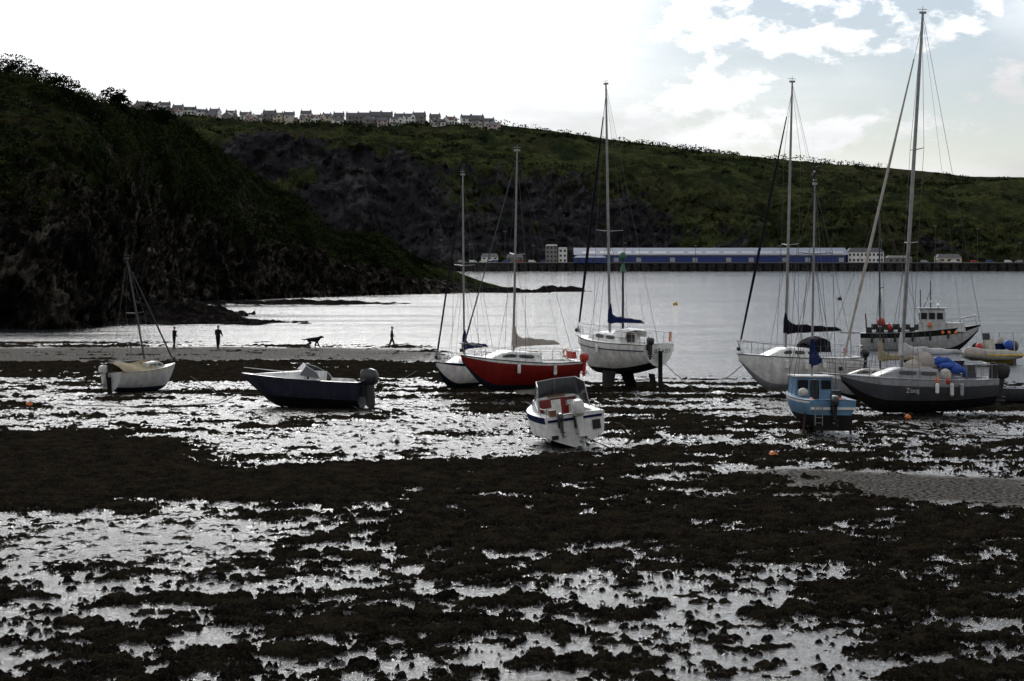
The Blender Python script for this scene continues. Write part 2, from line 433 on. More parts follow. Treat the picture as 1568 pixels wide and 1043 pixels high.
cl=0.5+0.5*np.clip(fbm2(t*1.1,t*0,3,0.5,6)*1.5,-1,1)
for k,vv in enumerate(vs):
    if vv<=1:
        f=np.interp(vv,[-0.06,0,0.10,0.25,0.5,0.8,1],[-0.10,0,0.17,0.36,0.62,0.88,1.0])
        hx=np.interp(vv,[-0.06,0,0.10,0.25,0.5,0.8,1],[-0.04,0,0.06,0.19,0.44,0.76,1.0])
        P[k,:,0]=base[:,0]*(1-hx)+ridge[:,0]*hx;P[k,:,1]=base[:,1]*(1-hx)+ridge[:,1]*hx;P[k,:,2]=ridge[:,2]*f
        if vv<0:P[k,:,2]-=1.0
    else:
        q=vv-1;P[k,:,0]=ridge[:,0]-q*22;P[k,:,1]=ridge[:,1]+q*60;P[k,:,2]=ridge[:,2]-q*q*np.maximum(ridge[:,2]*0.75,3)
    veg[k]=np.interp(vv-0.10*cl,[-0.1,0.06,0.20,0.36,1],[-0.5,0.05,0.45,0.80,0.95])
px,py,pz=P[...,0].copy(),P[...,1].copy(),P[...,2].copy()
big=fbm3(px*0.055,py*0.04,pz*0.055,4,0.5,3,False)
rd=fbm3(px*0.17,py*0.13,pz*0.20,5,0.6,9,True)
rf=fbm3(px*0.55+rd*0.4,py*0.5,pz*0.9,4,0.6,29,True)
hs=np.clip(ridge[:,2]/18,0.12,1)[None,:]
vv_=vs[:,None]
rk=np.clip(1.25-vv_*1.6,0.22,1)
amp=np.where(vv_<0.92,1,np.clip((1.0-vv_)/0.08,0.12,1))
disp=(big*4.6*amp+rd*2.2*rk*np.maximum(amp,0.3)+rf*0.85*rk+fbm3(px*0.9,py*0.9,pz*0.9,3,0.6,21)*0.35)*hs
P[...,1]-=disp*0.9*np.clip(1.2-np.clip(vv_-0.9,0,1)*4,0.1,1);P[...,0]+=disp*0.45
P[...,2]+=(disp*0.35+rf*0.35*rk*hs)*np.clip(vv_*8,0,1)
veg+=0.30*big-0.22*rd*np.clip(1-vv_,0.2,1)-0.10*rf*np.clip(1-vv_,0.1,1)
HP=P.copy()
mesh_np('near_headland',P.reshape(-1,3),grid_faces(len(vs),nc)[:,::-1],[TN],attrs={'veg':veg},smooth=False)

# rocks
g_=NT('shore_rock');n=g_.noise(1.2,7,0.7)
g_.set('Base Color',g_.mix(g_.mr(n,0.45,0.7),(0.009,0.008,0.008),(0.045,0.04,0.034)));g_.set('Roughness',1.0);g_.set('Specular IOR Level',0.0);g_.set('Normal',g_.bump(n,1.0,0.4));RM=g_.m
def rocks(name,cx,cy,rx,ry,h,seed,n=110,thr=0.1):
    a=np.linspace(-1.15,1.15,n);A,B_=np.meshgrid(a,a)
    x=cx+A*rx;y=cy+B_*ry
    e=1-(A**2+B_**2);f=fbm2(x*0.35+seed,y*0.35,6,0.65,seed)
    z=h*(np.clip(e,-1,1)*0.9+f*0.5-thr);z=np.maximum(z,-1.2)
    mesh_np(name,np.stack([x,y,z],-1).reshape(-1,3),grid_faces(n,n),[RM],smooth=False)
rocks('rock_outcrop',-38,226,15,7,1.0,3,thr=0.2)
rocks('rock_outcrop',-50,258,14,14,1.8,5)
rocks('rock_outcrop',-1.5,447,9,5,1.0,8)
rocks('rock_outcrop',12,462,6.5,5,1.1,12)
rocks('rock_outcrop',-36,330,20,16,0.7,15,thr=0.6)

# far hill
FX=[-1400,-800,-565,-318,-278,-220,-163,-106,-48,-8,26,66.6,101,135.5,170,210,290,342,376,400,450,526,700,1000,1600]
FZ=[110,125,130,139,138,134,131.6,129,127.5,127,123.5,118,112.6,108,102.3,98.8,92,88.5,85.6,82,81,80,70,60,40]
def farz(x,y):
    c=np.interp(x,FX,FZ)
    k=np.clip(0.66-0.00055*(x+100),0.34,0.72)
    t=(y-1490-8*np.sin(x*0.021))/260
    z=np.where(t<0.3,k*t/0.3,k+(1-k)*np.clip((t-0.3)/0.7,0,1)**0.85)
    z=np.where(t>1,1-(t-1)*0.10,z)
    z=np.where(t<0,t*0.4,z)
    n=fbm2(x*0.012,y*0.016,4,0.5,40)*9*np.clip((1-t)*3,0.05,1)*np.clip(t*6,0,1)
    r=(1-np.abs(fbm2(x*0.030,y*0.024,6,0.62,60))*1.3)*10*np.clip((0.46-t)*6,0,1)*np.clip(t*9,0,1)
    return c*z+n+r,t
gx=np.linspace(-700,1000,1250);gy=np.concatenate([np.linspace(1470,1600,130),np.linspace(1602,1760,70),np.linspace(1770,2300,20)])
XX,Y2=np.meshgrid(gx,gy);ZZ,tt=farz(XX,Y2)
ZZ+=fbm2(XX*0.12,Y2*0.12,4,0.65,71)*1.6*np.clip((1-tt)*4,0.12,1)
Y3=Y2-fbm3(XX*0.05,ZZ*0.07,Y2*0.02,5,0.65,88,True)*5*np.clip((0.45-tt)*6,0,1)
vg=np.interp(tt,[0,0.05,0.18,0.28,0.38,1],[0.6,0.15,0.05,0.30,0.85,1.25])+0.40*fbm2(XX*0.012,Y2*0.03,3,0.5,81)+np.clip((XX-40)/260,0,0.6)
mesh_np('far_hill',np.stack([XX,Y3,ZZ],-1).reshape(-1,3),grid_faces(len(gy),len(gx)),[TF],attrs={'veg':vg},smooth=False)

# ------------------------------------------------------------------ foliage
def leafmat(name,a,b,sc):
    g=NT(name);n=g.noise(sc,5,0.7)
    g.set('Base Color',g.mix(g.mr(n,0.42,0.62),a,b));g.set('Roughness',1.0);g.set('Specular IOR Level',0.0);return g.m
LN=leafmat('scrub_leaves',(0.005,0.009,0.004),(0.032,0.041,0.015),0.13)
LF=leafmat('far_scrub_leaves',(0.012,0.018,0.010),(0.034,0.043,0.017),0.03)
def leaves(centers,radii,cnt,leaf):
    n=len(centers);d=rng.normal(size=(n,cnt,3));d/=np.linalg.norm(d,axis=2,keepdims=True)
    r=rng.uniform(0.45,1.08,(n,cnt,1))**0.6
    p=centers[:,None,:]+d*r*radii[:,None,:]
    p[...,2]=np.maximum(p[...,2],centers[:,None,2]-radii[:,None,2]*0.5)
    p=p.reshape(-1,3);m=len(p)
    a=rng.normal(size=(m,3));a/=np.linalg.norm(a,axis=1,keepdims=True)
    b=rng.normal(size=(m,3));b-=a*(a*b).sum(1,keepdims=True);b/=np.linalg.norm(b,axis=1,keepdims=True)
    s=(leaf*rng.uniform(0.5,1.3,(m,1)))
    V=np.stack([p+a*s,p+b*s*0.7,p-a*s*0.8,p-b*s*0.7],1).reshape(-1,3)
    F=np.arange(m*4).reshape(-1,4);return V,F
cs=[];rs=[]
for i in range(5000):
    k=int(np.interp(rng.random()**0.9,[0,1],[40,226]));j=rng.integers(0,730)
    if rng.random()>np.clip(veg[k,j]*1.3,0.02,1): continue
    p=HP[k,j]
    if fbm2(np.array([p[0]*0.11+p[2]*0.1]),np.array([p[1]*0.05+p[2]*0.12]),2,0.5,44)[0]<-0.03 and vs[k]<0.93: continue
    r=rng.uniform(0.5,1.9)*(0.6 if vs[k]>0.93 else 1)*(0.45 if j>590 else 1)
    cs.append(p+np.array([0,0,r*0.05]));rs.append([r*1.3,r*1.3,r*0.7])
V,F=leaves(np.array(cs),np.array(rs),40,0.20)
mesh_np('headland_scrub',V,F,[LN])
cs=[];rs=[]
for i in range(3000):
    x=rng.uniform(-420,560);y=1490+260*rng.uniform(0.28,1.0)
    if rng.random()<0.25: y=1490+rng.uniform(0,0.06)*260
    q=fbm2(np.array([x*0.02]),np.array([y*0.05]),2,0.5,99)[0]
    if q<0.0: continue
    z,_=farz(np.array([x]),np.array([y]));r=rng.uniform(1.3,3.4)
    cs.append([x,y,z[0]+r*0.3]);rs.append([r*1.6,r*1.2,r*0.8])
for x0,y0,x1,y1,n_ in [(95,1748,200,1748,46),(250,1748,330,1748,16),(-300,1690,-20,1670,70),(20,1700,420,1640,80),(120,1660,240,1745,30),(-200,1640,0,1610,50),(300,1720,520,1690,50),(-60,1745,90,1748,20),(-320,1712,-10,1712,60)]:
    for k in range(n_):
        f=(k+rng.random())/n_;x=x0+(x1-x0)*f;y=y0+(y1-y0)*f+rng.uniform(-2,2)
        z,_=farz(np.array([x]),np.array([y]));r=rng.uniform(1.0,3.6)
        cs.append([x,y,z[0]+r*0.6]);rs.append([r*1.5,r*1.2,r])
V,F=leaves(np.array(cs),np.array(rs),36,0.8)
mesh_np('hillside_scrub',V,F,[LF])
BARK=mat('bark',(0.02,0.016,0.012),0.9,spec=0.1,bump=0.6)
def tree(x,y,z,hgt,r):
    e=empty('windswept_tree',(x,y,z))
    b=MB();b.tube([(0,0,-0.8),(0.1,0,hgt*0.3),(0.25,0.05,hgt*0.6),(0.3,0,hgt*0.9)],[0.17,0.13,0.08,0.03])
    C=[]
    for k in range(11):
        a=random.uniform(0,6.28);l=r*random.uniform(0.4,1.0);z0=hgt*random.uniform(0.05,0.5);z1=z0+hgt*random.uniform(0.1,0.35)
        ex=(0.2+l*math.cos(a),l*math.sin(a),z1)
        b.tube([(0.15,0,z0),(0.15+0.5*l*math.cos(a),0.5*l*math.sin(a),z0+(z1-z0)*0.7),ex],[0.07,0.05,0.02],5);C.append(ex)
    C.append((0.3,0,hgt*0.9));C.append((0.1,0,hgt*0.7));C.append((0.1,0,hgt*0.3))
    b.obj('trunk',[BARK],e)
    C=np.array(C);V,F=leaves(C,np.stack([np.full(len(C),r*q) for q in (0.5,0.5,0.36)],-1)*rng.uniform(0.7,1.15,(len(C),1)),110,0.16)
    mesh_np('crown',V,F,[LN],e)
for x,y,z,hh,r in [(-77,290,33.6,4.0,2.4),(-74,291,33.0,4.4,2.3),(-71.8,289,32.6,4.6,2.0),(-69.5,290,32.2,3.6,2.1),(-67.4,292,31.6,3.2,1.7),(-65.5,293,31.0,3.4,1.5),(-63.9,296,30.2,2.6,1.5),(-61.8,305,30.2,3.8,1.7),(-60.4,306,30.4,3.4,1.5),(-59.0,322,30.0,3.0,1.5),(-81,290,35,4.0,2.2),(-66,380,33,3.6,2.0),(-70,388,33.2,3.6,2.2),(-36.5,448,12.2,2.2,2.2),(-33.5,450,12.0,2.4,2.4),(-30.5,452,11.6,2.0,2.0),(-57,322,29.4,2.6,1.6)]:
    tree(x,y,z-0.4,hh,r)

# ------------------------------------------------------------------ houses on the far hill
WW=[mat('render_white',(0.80,0.79,0.77),0.8),mat('render_cream',(0.60,0.53,0.42),0.8),mat('stone_grey',(0.22,0.21,0.20),0.9),mat('render_pink',(0.48,0.38,0.34),0.8)]
RF=mat('slate_roof',(0.06,0.062,0.072),0.7);RF2=mat('tile_roof',(0.12,0.07,0.055),0.8)
WG=mat('window_glass',(0.03,0.035,0.04),0.15)
def house_mesh(wall,roof,wd,dp,hh,gable):
    b=MB();b.box((0,0,hh/2-2),(wd,dp,hh+4),0)
    rh=dp*0.34
    A=[(-wd/2-0.3,-dp/2-0.4,hh-0.1),(-wd/2-0.3,0,hh+rh),(-wd/2-0.3,dp/2+0.4,hh-0.1)]
    Bq=[(-A_[0],A_[1],A_[2]) for A_ in A]
    b.poly([A[0],Bq[0],Bq[1],A[1]],1);b.poly([A[1],Bq[1],Bq[2],A[2]],1)
    b.poly([(-wd/2,-dp/2,hh),(-wd/2,0,hh+rh-0.2),(-wd/2,dp/2,hh)],0);b.poly([(wd/2,-dp/2,hh),(wd/2,0,hh+rh-0.2),(wd/2,dp/2,hh)],0)
    for sx in (-1,1):
        b.box((sx*(wd/2-0.5),0,hh+rh+0.3),(0.8,0.6,1.3),1)
        for z in (1.4,4.1): b.box((sx*wd*0.27,-dp/2-0.02,z),(1.5,0.12,1.5),2)
    b.box((0,-dp/2-0.02,1.05),(1.0,0.12,2.1),2)
    if gable:
        b.box((wd*0.27,-dp/2-0.7,hh/2-1.5),(wd*0.4,1.4,hh+3),0)
        x0,x1,xm=wd*0.05,wd*0.49,wd*0.27
        b.poly([(x0,-dp/2-1.45,hh),(x1,-dp/2-1.45,hh),(xm,-dp/2-1.45,hh+2)],0)
        b.poly([(x0-0.2,-dp/2-1.6,hh-0.1),(xm,-dp/2-1.6,hh+2.1),(xm,0,hh+2.1),(x0-0.2,0,hh-0.1)],1)
        b.poly([(x1+0.2,-dp/2-1.6,hh-0.1),(xm,-dp/2-1.6,hh+2.1),(xm,0,hh+2.1),(x1+0.2,0,hh-0.1)],1)
        for z in (1.4,4.1): b.box((xm,-dp/2-1.42,z),(1.9,0.12,1.5),2)
    return b.mesh('house',[wall,roof,WG],False)
HM=[house_mesh(WW[0],RF,9,8,5.6,False),house_mesh(WW[1],RF,8,8,5.0,True),house_mesh(WW[2],RF,11,9,5.6,True),house_mesh(WW[0],RF2,9,7.5,4.2,True),house_mesh(WW[3],RF,9,8,5.2,False),house_mesh(WW[0],RF,12,8,3.6,False),house_mesh(WW[0],RF,10,8,5.4,True)]
x=-352
while x<-14:
    me=random.choice(HM)
    o=bpy.data.objects.new('terraced_house',me);COL.objects.link(o);y=1738+random.uniform(-6,8)
    z,_=farz(np.array([x]),np.array([y]));o.location=(x,y,z[0]-0.4-random.uniform(0,1.4));o.scale=(1,1,1.12);o.rotation_euler=(0,0,random.choice([0,0.1,0.2,-0.3,-0.1,0.6]));x+=random.uniform(8.5,14)
x=-300
while x<-8:
    if random.random()<0.75:
        me=random.choice(HM);o=bpy.data.objects.new('hillside_house',me);COL.objects.link(o);y=1718+random.uniform(-5,5)
        z,_=farz(np.array([x]),np.array([y]));o.location=(x,y,z[0]-0.8);o.rotation_euler=(0,0,random.choice([0,0.3,-0.4,1.3]))
    x+=random.uniform(10,20)

# ------------------------------------------------------------------ quay and terminal
ST=mat('quay_stone',(0.045,0.043,0.042),0.9,spec=0.1,var=0.4,scale=0.4,dirt=(0.018,0.018,0.016),dscale=0.3,damt=0.7)
CON=mat('concrete',(0.18,0.18,0.175),0.9)
b=MB();b.box((210,1445,1.5),(500,90,8.6),0)
b.box((210,1399.6,5.9),(500,0.8,0.5),1)
for k in range(70): b.box((5+k*6.6,1399.2,2.4),(1.3,1.5,5.6),2)
b.obj('harbour_quay',[ST,CON,RM],None,False)
rocks('rubble_breakwater',-62,1408,34,16,5.5,31,70,-0.1)
TB=mat('cladding_blue',(0.022,0.045,0.21),0.6);TR=mat('roof_pale_blue',(0.11,0.14,0.21),0.6,spec=0.2);TRL=mat('rooflight',(0.22,0.23,0.25),0.5,spec=0.2)
e=empty('ferry_terminal_shed',(0,0,0))
b=MB();b.box((141,1430,8.7),(192,30,5.8),0);b.obj('walls',[TB],e,False)
b=MB()
A=[(44,1413.5,11.5),(44,1430,16.6),(44,1446.5,11.5)];B2=[(239,)+a[1:] for a in A]
b.poly([A[0],B2[0],B2[1],A[1]],0);b.poly([A[1],B2[1],B2[2],A[2]],0);b.poly([A[0],A[1],A[2]],0);b.poly(B2,0)
b.obj('roof',[TR],e,False)
b=MB()
for k in range(15):
    xx=50+k*12.6;b.loft([[(xx,1416.0,12.42),(xx+9.5,1416.0,12.42)],[(xx,1421,13.96),(xx+9.5,1421,13.96)]],m=0)
b.obj('rooflights',[TRL],e,False)
b=MB()
for k in range(24): b.box((50+k*8,1414.9,8.0),(3.5,0.3,3.0),0 if (k*7)%5<2 else 1)
b.box((141,1414.8,10.9),(192,0.3,0.5),0)
b.obj('doors',[mat('door_white',(0.4,0.4,0.4),0.6),TB],e,False)
def block(name,x0,x1,y,z0,z1,wall,roof,nw,ns,hip=1.5):
    e=empty(name,((x0+x1)/2,y,z0));w_=x1-x0;hh=z1-z0
    b=MB();b.box((0,0,hh/2),(w_,12,hh));b.obj('walls',[wall],e,False)
    b=MB();b.box((0,0,hh+hip/2),(w_+0.8,12.8,hip),0,0.8,0.3);b.obj('roof',[roof],e,False)
    b=MB()
    for s_ in range(ns):
        for k in range(nw): b.box((-w_/2+w_*(k+0.5)/nw,-6.02,hh*(s_+0.5)/ns),(w_/nw*0.5,0.14,hh/ns*0.45),0)
    b.obj('windows',[WG],e,False)
block('harbour_office',239.5,265,1425,5.8,13.5,WW[0],RF,9,2,3)
block('quayside_warehouse',44,66,1404,5.8,9.5,TB,TR,4,1,1.5)
block('control_tower',24,32,1415,5.8,18,WW[2],RF,3,4,0.8)
block('control_tower',33,39,1417,5.8,16,WW[0],RF,2,3,0.8)
block('quayside_warehouse',268,285,1425,5.8,9.5,WW[2],RF,4,1,1.5)
block('quayside_cottage',-22,-10,1430,5.8,10,WW[0],RF,3,2,2.5)
block('quayside_cottage',-4,8,1432,5.8,9.6,WW[2],RF,3,1,2.5)
block('quayside_cottage',305,322,1432,5.8,9.6,WW[1],RF,3,1,2.5)
vm=MB();vm.box((0,0,1.25),(4.6,1.9,1.5),0,0.95,0.92);vm.box((2.4,0,0.85),(1.1,1.85,0.8),0,0.7,0.9);vm.box((1.9,0,1.55),(0.9,1.93,0.55),1)
for sx in (-1.4,1.9):
    for sy in (-0.9,0.9): vm.tube([(sx,sy-0.12,0.35),(sx,sy+0.12,0.35)],0.35,10,2)
vms=[vm.mesh('van',[mat('van_'+k,c,0.3),M['glass'],M['rubber']]) for k,c in (('white',(0.7,0.7,0.7)),('silver',(0.3,0.3,0.32)),('red',(0.3,0.03,0.02)),('blue',(0.03,0.06,0.2)))]
for x in list(np.linspace(-38,22,8))+list(np.linspace(290,420,12)):
    o=bpy.data.objects.new('parked_van',random.choice(vms));COL.objects.link(o);o.location=(x+random.uniform(-2,2),1406+random.uniform(-2,6),5.8);o.rotation_euler=(0,0,random.choice([0,3.14,0.3]))
for x,hh in [(-50,16),(-30,13),(-5,22),(15,12),(80,14),(130,12),(190,12),(262,16),(300,26),(330,24),(360,14),(400,18)]:
    b=MB();b.tube([(0,0,0),(0,0,hh)],[0.22,0.14],6,0);b.box((0,0,hh+0.2),(2.4,0.5,0.5),1);b.box((0,0,0.4),(0.8,0.8,0.8),1)
    o=b.obj('floodlight_mast',[M['wire'],CON],None);o.location=(x,1411,5.8)

# ------------------------------------------------------------------ boats
class Boat:
    def __init__(s,name,x,y,z,head,heel=0,pitch=0):
        s.e=empty(name,(x,y,z),(R(heel),R(pitch),R(head)));s.p={}
    def part(s,name,*mats):
        if name not in s.p: s.p[name]=(MB(),[M[k] if isinstance(k,str) else k for k in mats])
        return s.p[name][0]
    def finish(s):
        for k,(b,m) in s.p.items(): b.obj(k,m,s.e)
    def hull(s,L,beam,free,bowrise=0.25,transom=0.7,bottom='black',top='white',stripe='blue',deckm='white',chine=False,sternlift=0.0,rake=0.35,
             cockpit=(0.03,0.38),depth=0.35,a_bot=0.34,a_str=0.86,fore=2.3):
        s.L,s.beam,s.free,s.br=L,beam,free,bowrise
        def hb(t):
            if t<0.42: return beam/2*(transom+(1-transom)*math.sin(math.pi/2*t/0.42))
            return max(beam/2*(1-((t-0.42)/0.58)**fore),0.015)
        def sz(t): return free+bowrise*t*t+0.06*(1-t)**2
        def kz(t):
            k=sternlift*max(0,(0.45-t)/0.45)**1.6
            if t>0.72: k+=((t-0.72)/0.28)**2.2*sz(t)*0.80
            return k
        def xx(t,zf): return -L/2+t*L+rake*(zf-0.5)*t**5
        s.hb,s.sz,s.xx=hb,sz,xx
        ts=[i/30 for i in range(31)];nj=12;secs=[]
        for t in ts:
            b_,z1,z0=hb(t),sz(t),kz(t);half=[]
            for j in range(nj+1):
                a=j/nj
                if chine:
                    if a<=0.4: y=b_*0.86*(a/0.4);z=z0+(z1-z0)*0.34*(a/0.4)**1.1
                    elif a<=0.45: y=b_*0.89;z=z0+(z1-z0)*0.36
                    else: q=(a-0.45)/0.55;y=b_*(0.89+0.11*q**0.7);z=z0+(z1-z0)*(0.36+0.64*q)
                else:
                    y=b_*min(1,(math.sin(a*math.pi/2))**0.85*1.0);z=z0+(z1-z0)*(1-math.cos(a*math.pi/2))**0.80
                half.append((xx(t,(z/z1)),y,z))
            secs.append([(p[0],-p[1],p[2]) for p in half[::-1]]+half[1:])
        n=len(secs[0])
        def mf(i,j):
            a=abs((j+0.5)-nj)/nj
            return 0 if a<a_bot else (2 if (a>a_str) else 1)
        H=s.part('hull',bottom,top,stripe)
        H.loft(secs,mf=mf);H.poly(secs[0],1)
        D=s.part('deck',deckm)
        c0,c1=cockpit;fl=[-1,-0.7,-0.67,-0.35,0,0.35,0.67,0.7,1]
        dts=sorted(set([round(q,3) for q in [i/24 for i in range(25)]+[c0,c0+0.012,c1,c1+0.012]]))
        ds=[]
        for t in dts:
            row=[]
            for f in fl:
                z=sz(t)+0.04*(1-f*f)-0.004
                if depth>0 and c0+0.006<t<c1+0.006 and abs(f)<0.69: z-=depth
                row.append((xx(t,1),hb(t)*f*0.995,z))
            ds.append(row)
        D.loft(ds)
        G_=s.part('rubbing_strake','rubber' if stripe=='white' else stripe)
        for sg in (-1,1): G_.tube([(xx(t,1),sg*hb(t),sz(t)-0.02) for t in ts],0.028,5)
    def cabin(s,t0,t1,h,wf,m='white',wins=((0.2,0.5),(0.55,0.8)),front=0.35,back=0.03,wmat='glass',wz=(0.32,0.72)):
        C=s.part('cabin',m);W=s.part('windows',wmat);n=16;secs=[]
        def prm(q):
            t=t0+(t1-t0)*q;hh=h*min(1,max(0.02,(1-q)/front)**0.8,max(0.02,q/back))
            return t,s.hb(t)*wf,s.sz(t),hh
        def side(q,f,sg,o=0):
            t,w_,z0,hh=prm(q)
            return (s.xx(t,1),sg*(w_*(1-0.10*f)+o),z0+hh*f)
        for i in range(n+1):
            q=i/n;t,w_,z0,hh=prm(q);x=s.xx(t,1)
            secs.append([(x,-w_,z0-0.02),(x,-w_*0.92,z0+hh*0.8),(x,-w_*0.80,z0+hh*0.98),(x,0,z0+hh*1.06),(x,w_*0.80,z0+hh*0.98),(x,w_*0.92,z0+hh*0.8),(x,w_,z0-0.02)])
        C.loft(secs);C.poly(secs[0])
        for a,b_ in wins:
            for sg in (-1,1):
                r=[]
                for k in range(5):
                    q=a+(b_-a)*k/4
                    hi=wz[1];lo=wz[0]
                    if k in (0,4): lo+=0.08;hi-=0.08
                    r.append([side(q,lo,sg,0.012),side(q,hi,sg,0.016)])
                W.loft(r)
        s.cab=(t0,t1,h)
        t,w_,z0,hh=prm(0.04)
        s.part('companionway','glass').box((s.xx(t0,1)-0.01,0,z0+h*0.45),(0.05,w_*0.6,h*0.85))
        s.part('hatch','wood').box((s.xx(t0,1)+0.35,0,z0+h*1.05),(0.6,w_*0.7,0.06))
    def wire(s,a,b,r=0.010): s.part('rigging','wire').tube([a,b],r,4)
    def mast(s,t,h,z0=None,rake=0.02,lean=0.0,r=0.065,spr=(0.5,),boom=2.6,cover=None,jib=None,m='alu',boomdir=0.0,stays=True,cth=0.16,bz=0.55):
        x=s.xx(t,1);z=s.sz(t)+(0.35 if z0 is None else z0)
        top=Vector((x-rake*h,lean*h,z+h));bot=Vector((x,0,z-0.3))
        def at(f): return bot.lerp(top,f)
        P_=s.part('mast',m);P_.tube([bot,at(0.5),at(0.8),top],[r,r,r*0.85,r*0.6],8)
        P_.tube([top,top+Vector((0,0,0.35))],0.012,4);P_.tube([top+Vector((-0.2,0,0.2)),top+Vector((0.25,0,0.2))],0.014,4)
        P_.box(tuple(top+Vector((0.0,0,0.05))),(0.3,0.12,0.1))
        tip=[]
        for f in spr:
            c=at(f)
            for sg in (-1,1):
                e_=c+Vector((-0.12,sg*s.beam*0.34,0.06));s.part('spreaders',m).tube([c,e_],[0.03,0.022],5);tip.append((sg,e_,f))
        if stays:
            for sg in (-1,1):
                ch=Vector((x-0.1,sg*s.hb(t)*0.96,s.sz(t)))
                pts=[ch]+[q for (g_,q,f) in sorted(tip,key=lambda a:a[2]) if g_==sg]+[at(0.98)]
                for a_,b_ in zip(pts[:-1],pts[1:]): s.wire(a_,b_)
                s.wire(Vector((x-0.5,sg*s.hb(t)*0.95,s.sz(t))),at(spr[0]));
                s.wire(Vector((x+0.4,sg*s.hb(t)*0.93,s.sz(t))),at(spr[0]))
            bow=Vector((s.xx(1,1)-0.05,0,s.sz(1)+0.05));st=Vector((s.xx(0,1)+0.05,0,s.sz(0)))
            s.wire(st,top);s.wire(bow,at(0.97))
            if jib:
                a_=bow.lerp(at(0.97),0.05);s.part('furled_jib',jib[0]).tube([a_,bow.lerp(at(0.97),0.3),bow.lerp(at(0.97),0.6),bow.lerp(at(0.97),0.9)],[0.05,jib[1],jib[1]*0.85,0.03],7)
                s.part('furler_drum','rubber').tube([bow+Vector((0,0,0.1)),bow+Vector((0,0,0.28))],0.09,8)
        if boom:
            b0=Vector((x-0.08,0,z+bz));b1=b0+Vector((-boom*math.cos(boomdir),boom*math.sin(boomdir),0.02))
            s.part('boom',m).tube([b0,b1],0.045,6);s.wire(b1,at(0.99),0.006)
            if cover:
                secs=[];n=11
                for k in range(n+1):
                    f=k/n;c=b0.lerp(b1,f*0.97);hh=cth*(1.9-1.35*f)*(1+0.14*math.sin(k*2.1))+0.02;ww=0.11*(1.2-0.5*f)
                    if k==0: hh*=1.6
                    if k==n: hh*=0.4;ww*=0.4
                    secs.append([c+Vector((0,ww*math.cos(a*math.pi/4),hh*0.62*math.sin(a*math.pi/4)+hh*0.38+0.02)) for a in range(8)])
                s.part('sail_cover',cover).loft(secs,True,True)
                s.part('sail_cover',cover).tube([b0+Vector((0.08,0,-0.05)),b0+Vector((0.06,0,0.6)),b0+Vector((0.05,0,1.0))],[0.13,0.12,0.06],8)
        s.top=top
    def rails(s,t0=0.05,t1=0.97,n=6,h=0.55,pul=True,push=True):
        Rr=s.part('guard_rails','steel')
        ts=[t0+(t1-t0)*k/(n-1) for k in range(n)]
        for sg in (-1,1):
            pr=None
            for t in ts:
                a=Vector((s.xx(t,1),sg*s.hb(t)*0.93,s.sz(t)));b=a+Vector((0,0,h))
                Rr.tube([a,b],0.013,4)
                if pr:
                    s.wire(pr,b,0.007);s.wire(pr-Vector((0,0,h/2)),b-Vector((0,0,h/2)),0.006)
                pr=b
        if pul:
            t2=0.85;pts=[]
            for sg in (-1,1):
                pts.append((s.xx(t2,1),sg*s.hb(t2)*0.95,s.sz(t2)+h))
            nose=(s.xx(1,1)+0.1,0,s.sz(1)+h+0.05)
            Rr.tube([pts[0],((pts[0][0]+nose[0])/2+0.12,pts[0][1]*0.7,nose[2]),nose,((pts[0][0]+nose[0])/2+0.12,pts[1][1]*0.7,nose[2]),pts[1]],0.018,5)
            for p in pts: Rr.tube([p,(p[0],p[1],s.sz(t2))],0.018,5)
            for sg in(-1,1): Rr.tube([(nose[0]-0.1,0.0,nose[2]),(s.xx(0.97,1),sg*0.06,s.sz(1))],0.018,5)
        if push:
            for sg in (-1,1):
                a=Vector((s.xx(0,1)+0.05,sg*s.hb(0)*0.9,s.sz(0)));c=Vector((s.xx(0.13,1),sg*s.hb(0.13)*0.93,s.sz(0.1)))
                Rr.tube([c,c+Vector((0,0,h)),a+Vector((0,0,h)),a],0.018,5)
                Rr.tube([a+Vector((0,0,h)),a+Vector((0,-sg*s.hb(0)*0.45,h))],0.018,5)
    def fin(s,y,t,ch,dep,th=0.09,m='black',tilt=0.0):
        K=s.part('keel',m);x=s.xx(t,0.3)
        secs=[]
        for f,c in ((-0.25,1.15),(0.6,0.95),(1.0,0.8)):
            z=-dep*f;cx=x-0.15*f;yy=y+tilt*f;c_=ch*c
            secs.append([(cx+c_/2,yy,z),(cx+c_*0.2,yy+th,z),(cx-c_*0.3,yy+th*0.7,z),(cx-c_/2,yy,z),(cx-c_*0.3,yy-th*0.7,z),(cx+c_*0.2,yy-th,z)])
        K.loft(secs,True,True)
    def rudder(s,dep,m='black',top=0.5):
        x=s.xx(0,0.5)-0.10
        s.part('rudder',m).loft([[(x+0.12,-0.03,z),(x-0.2-0.1*max(0,-z),-0.02,z),(x-0.2-0.1*max(0,-z),0.02,z),(x+0.12,0.03,z)] for z in (-dep,0.0,s.sz(0)*0.8)],True,True)
        s.part('tiller','wood').tube([(x,0,s.sz(0)*0.85),(x+0.9,0,s.sz(0)+0.25)],0.022,5)
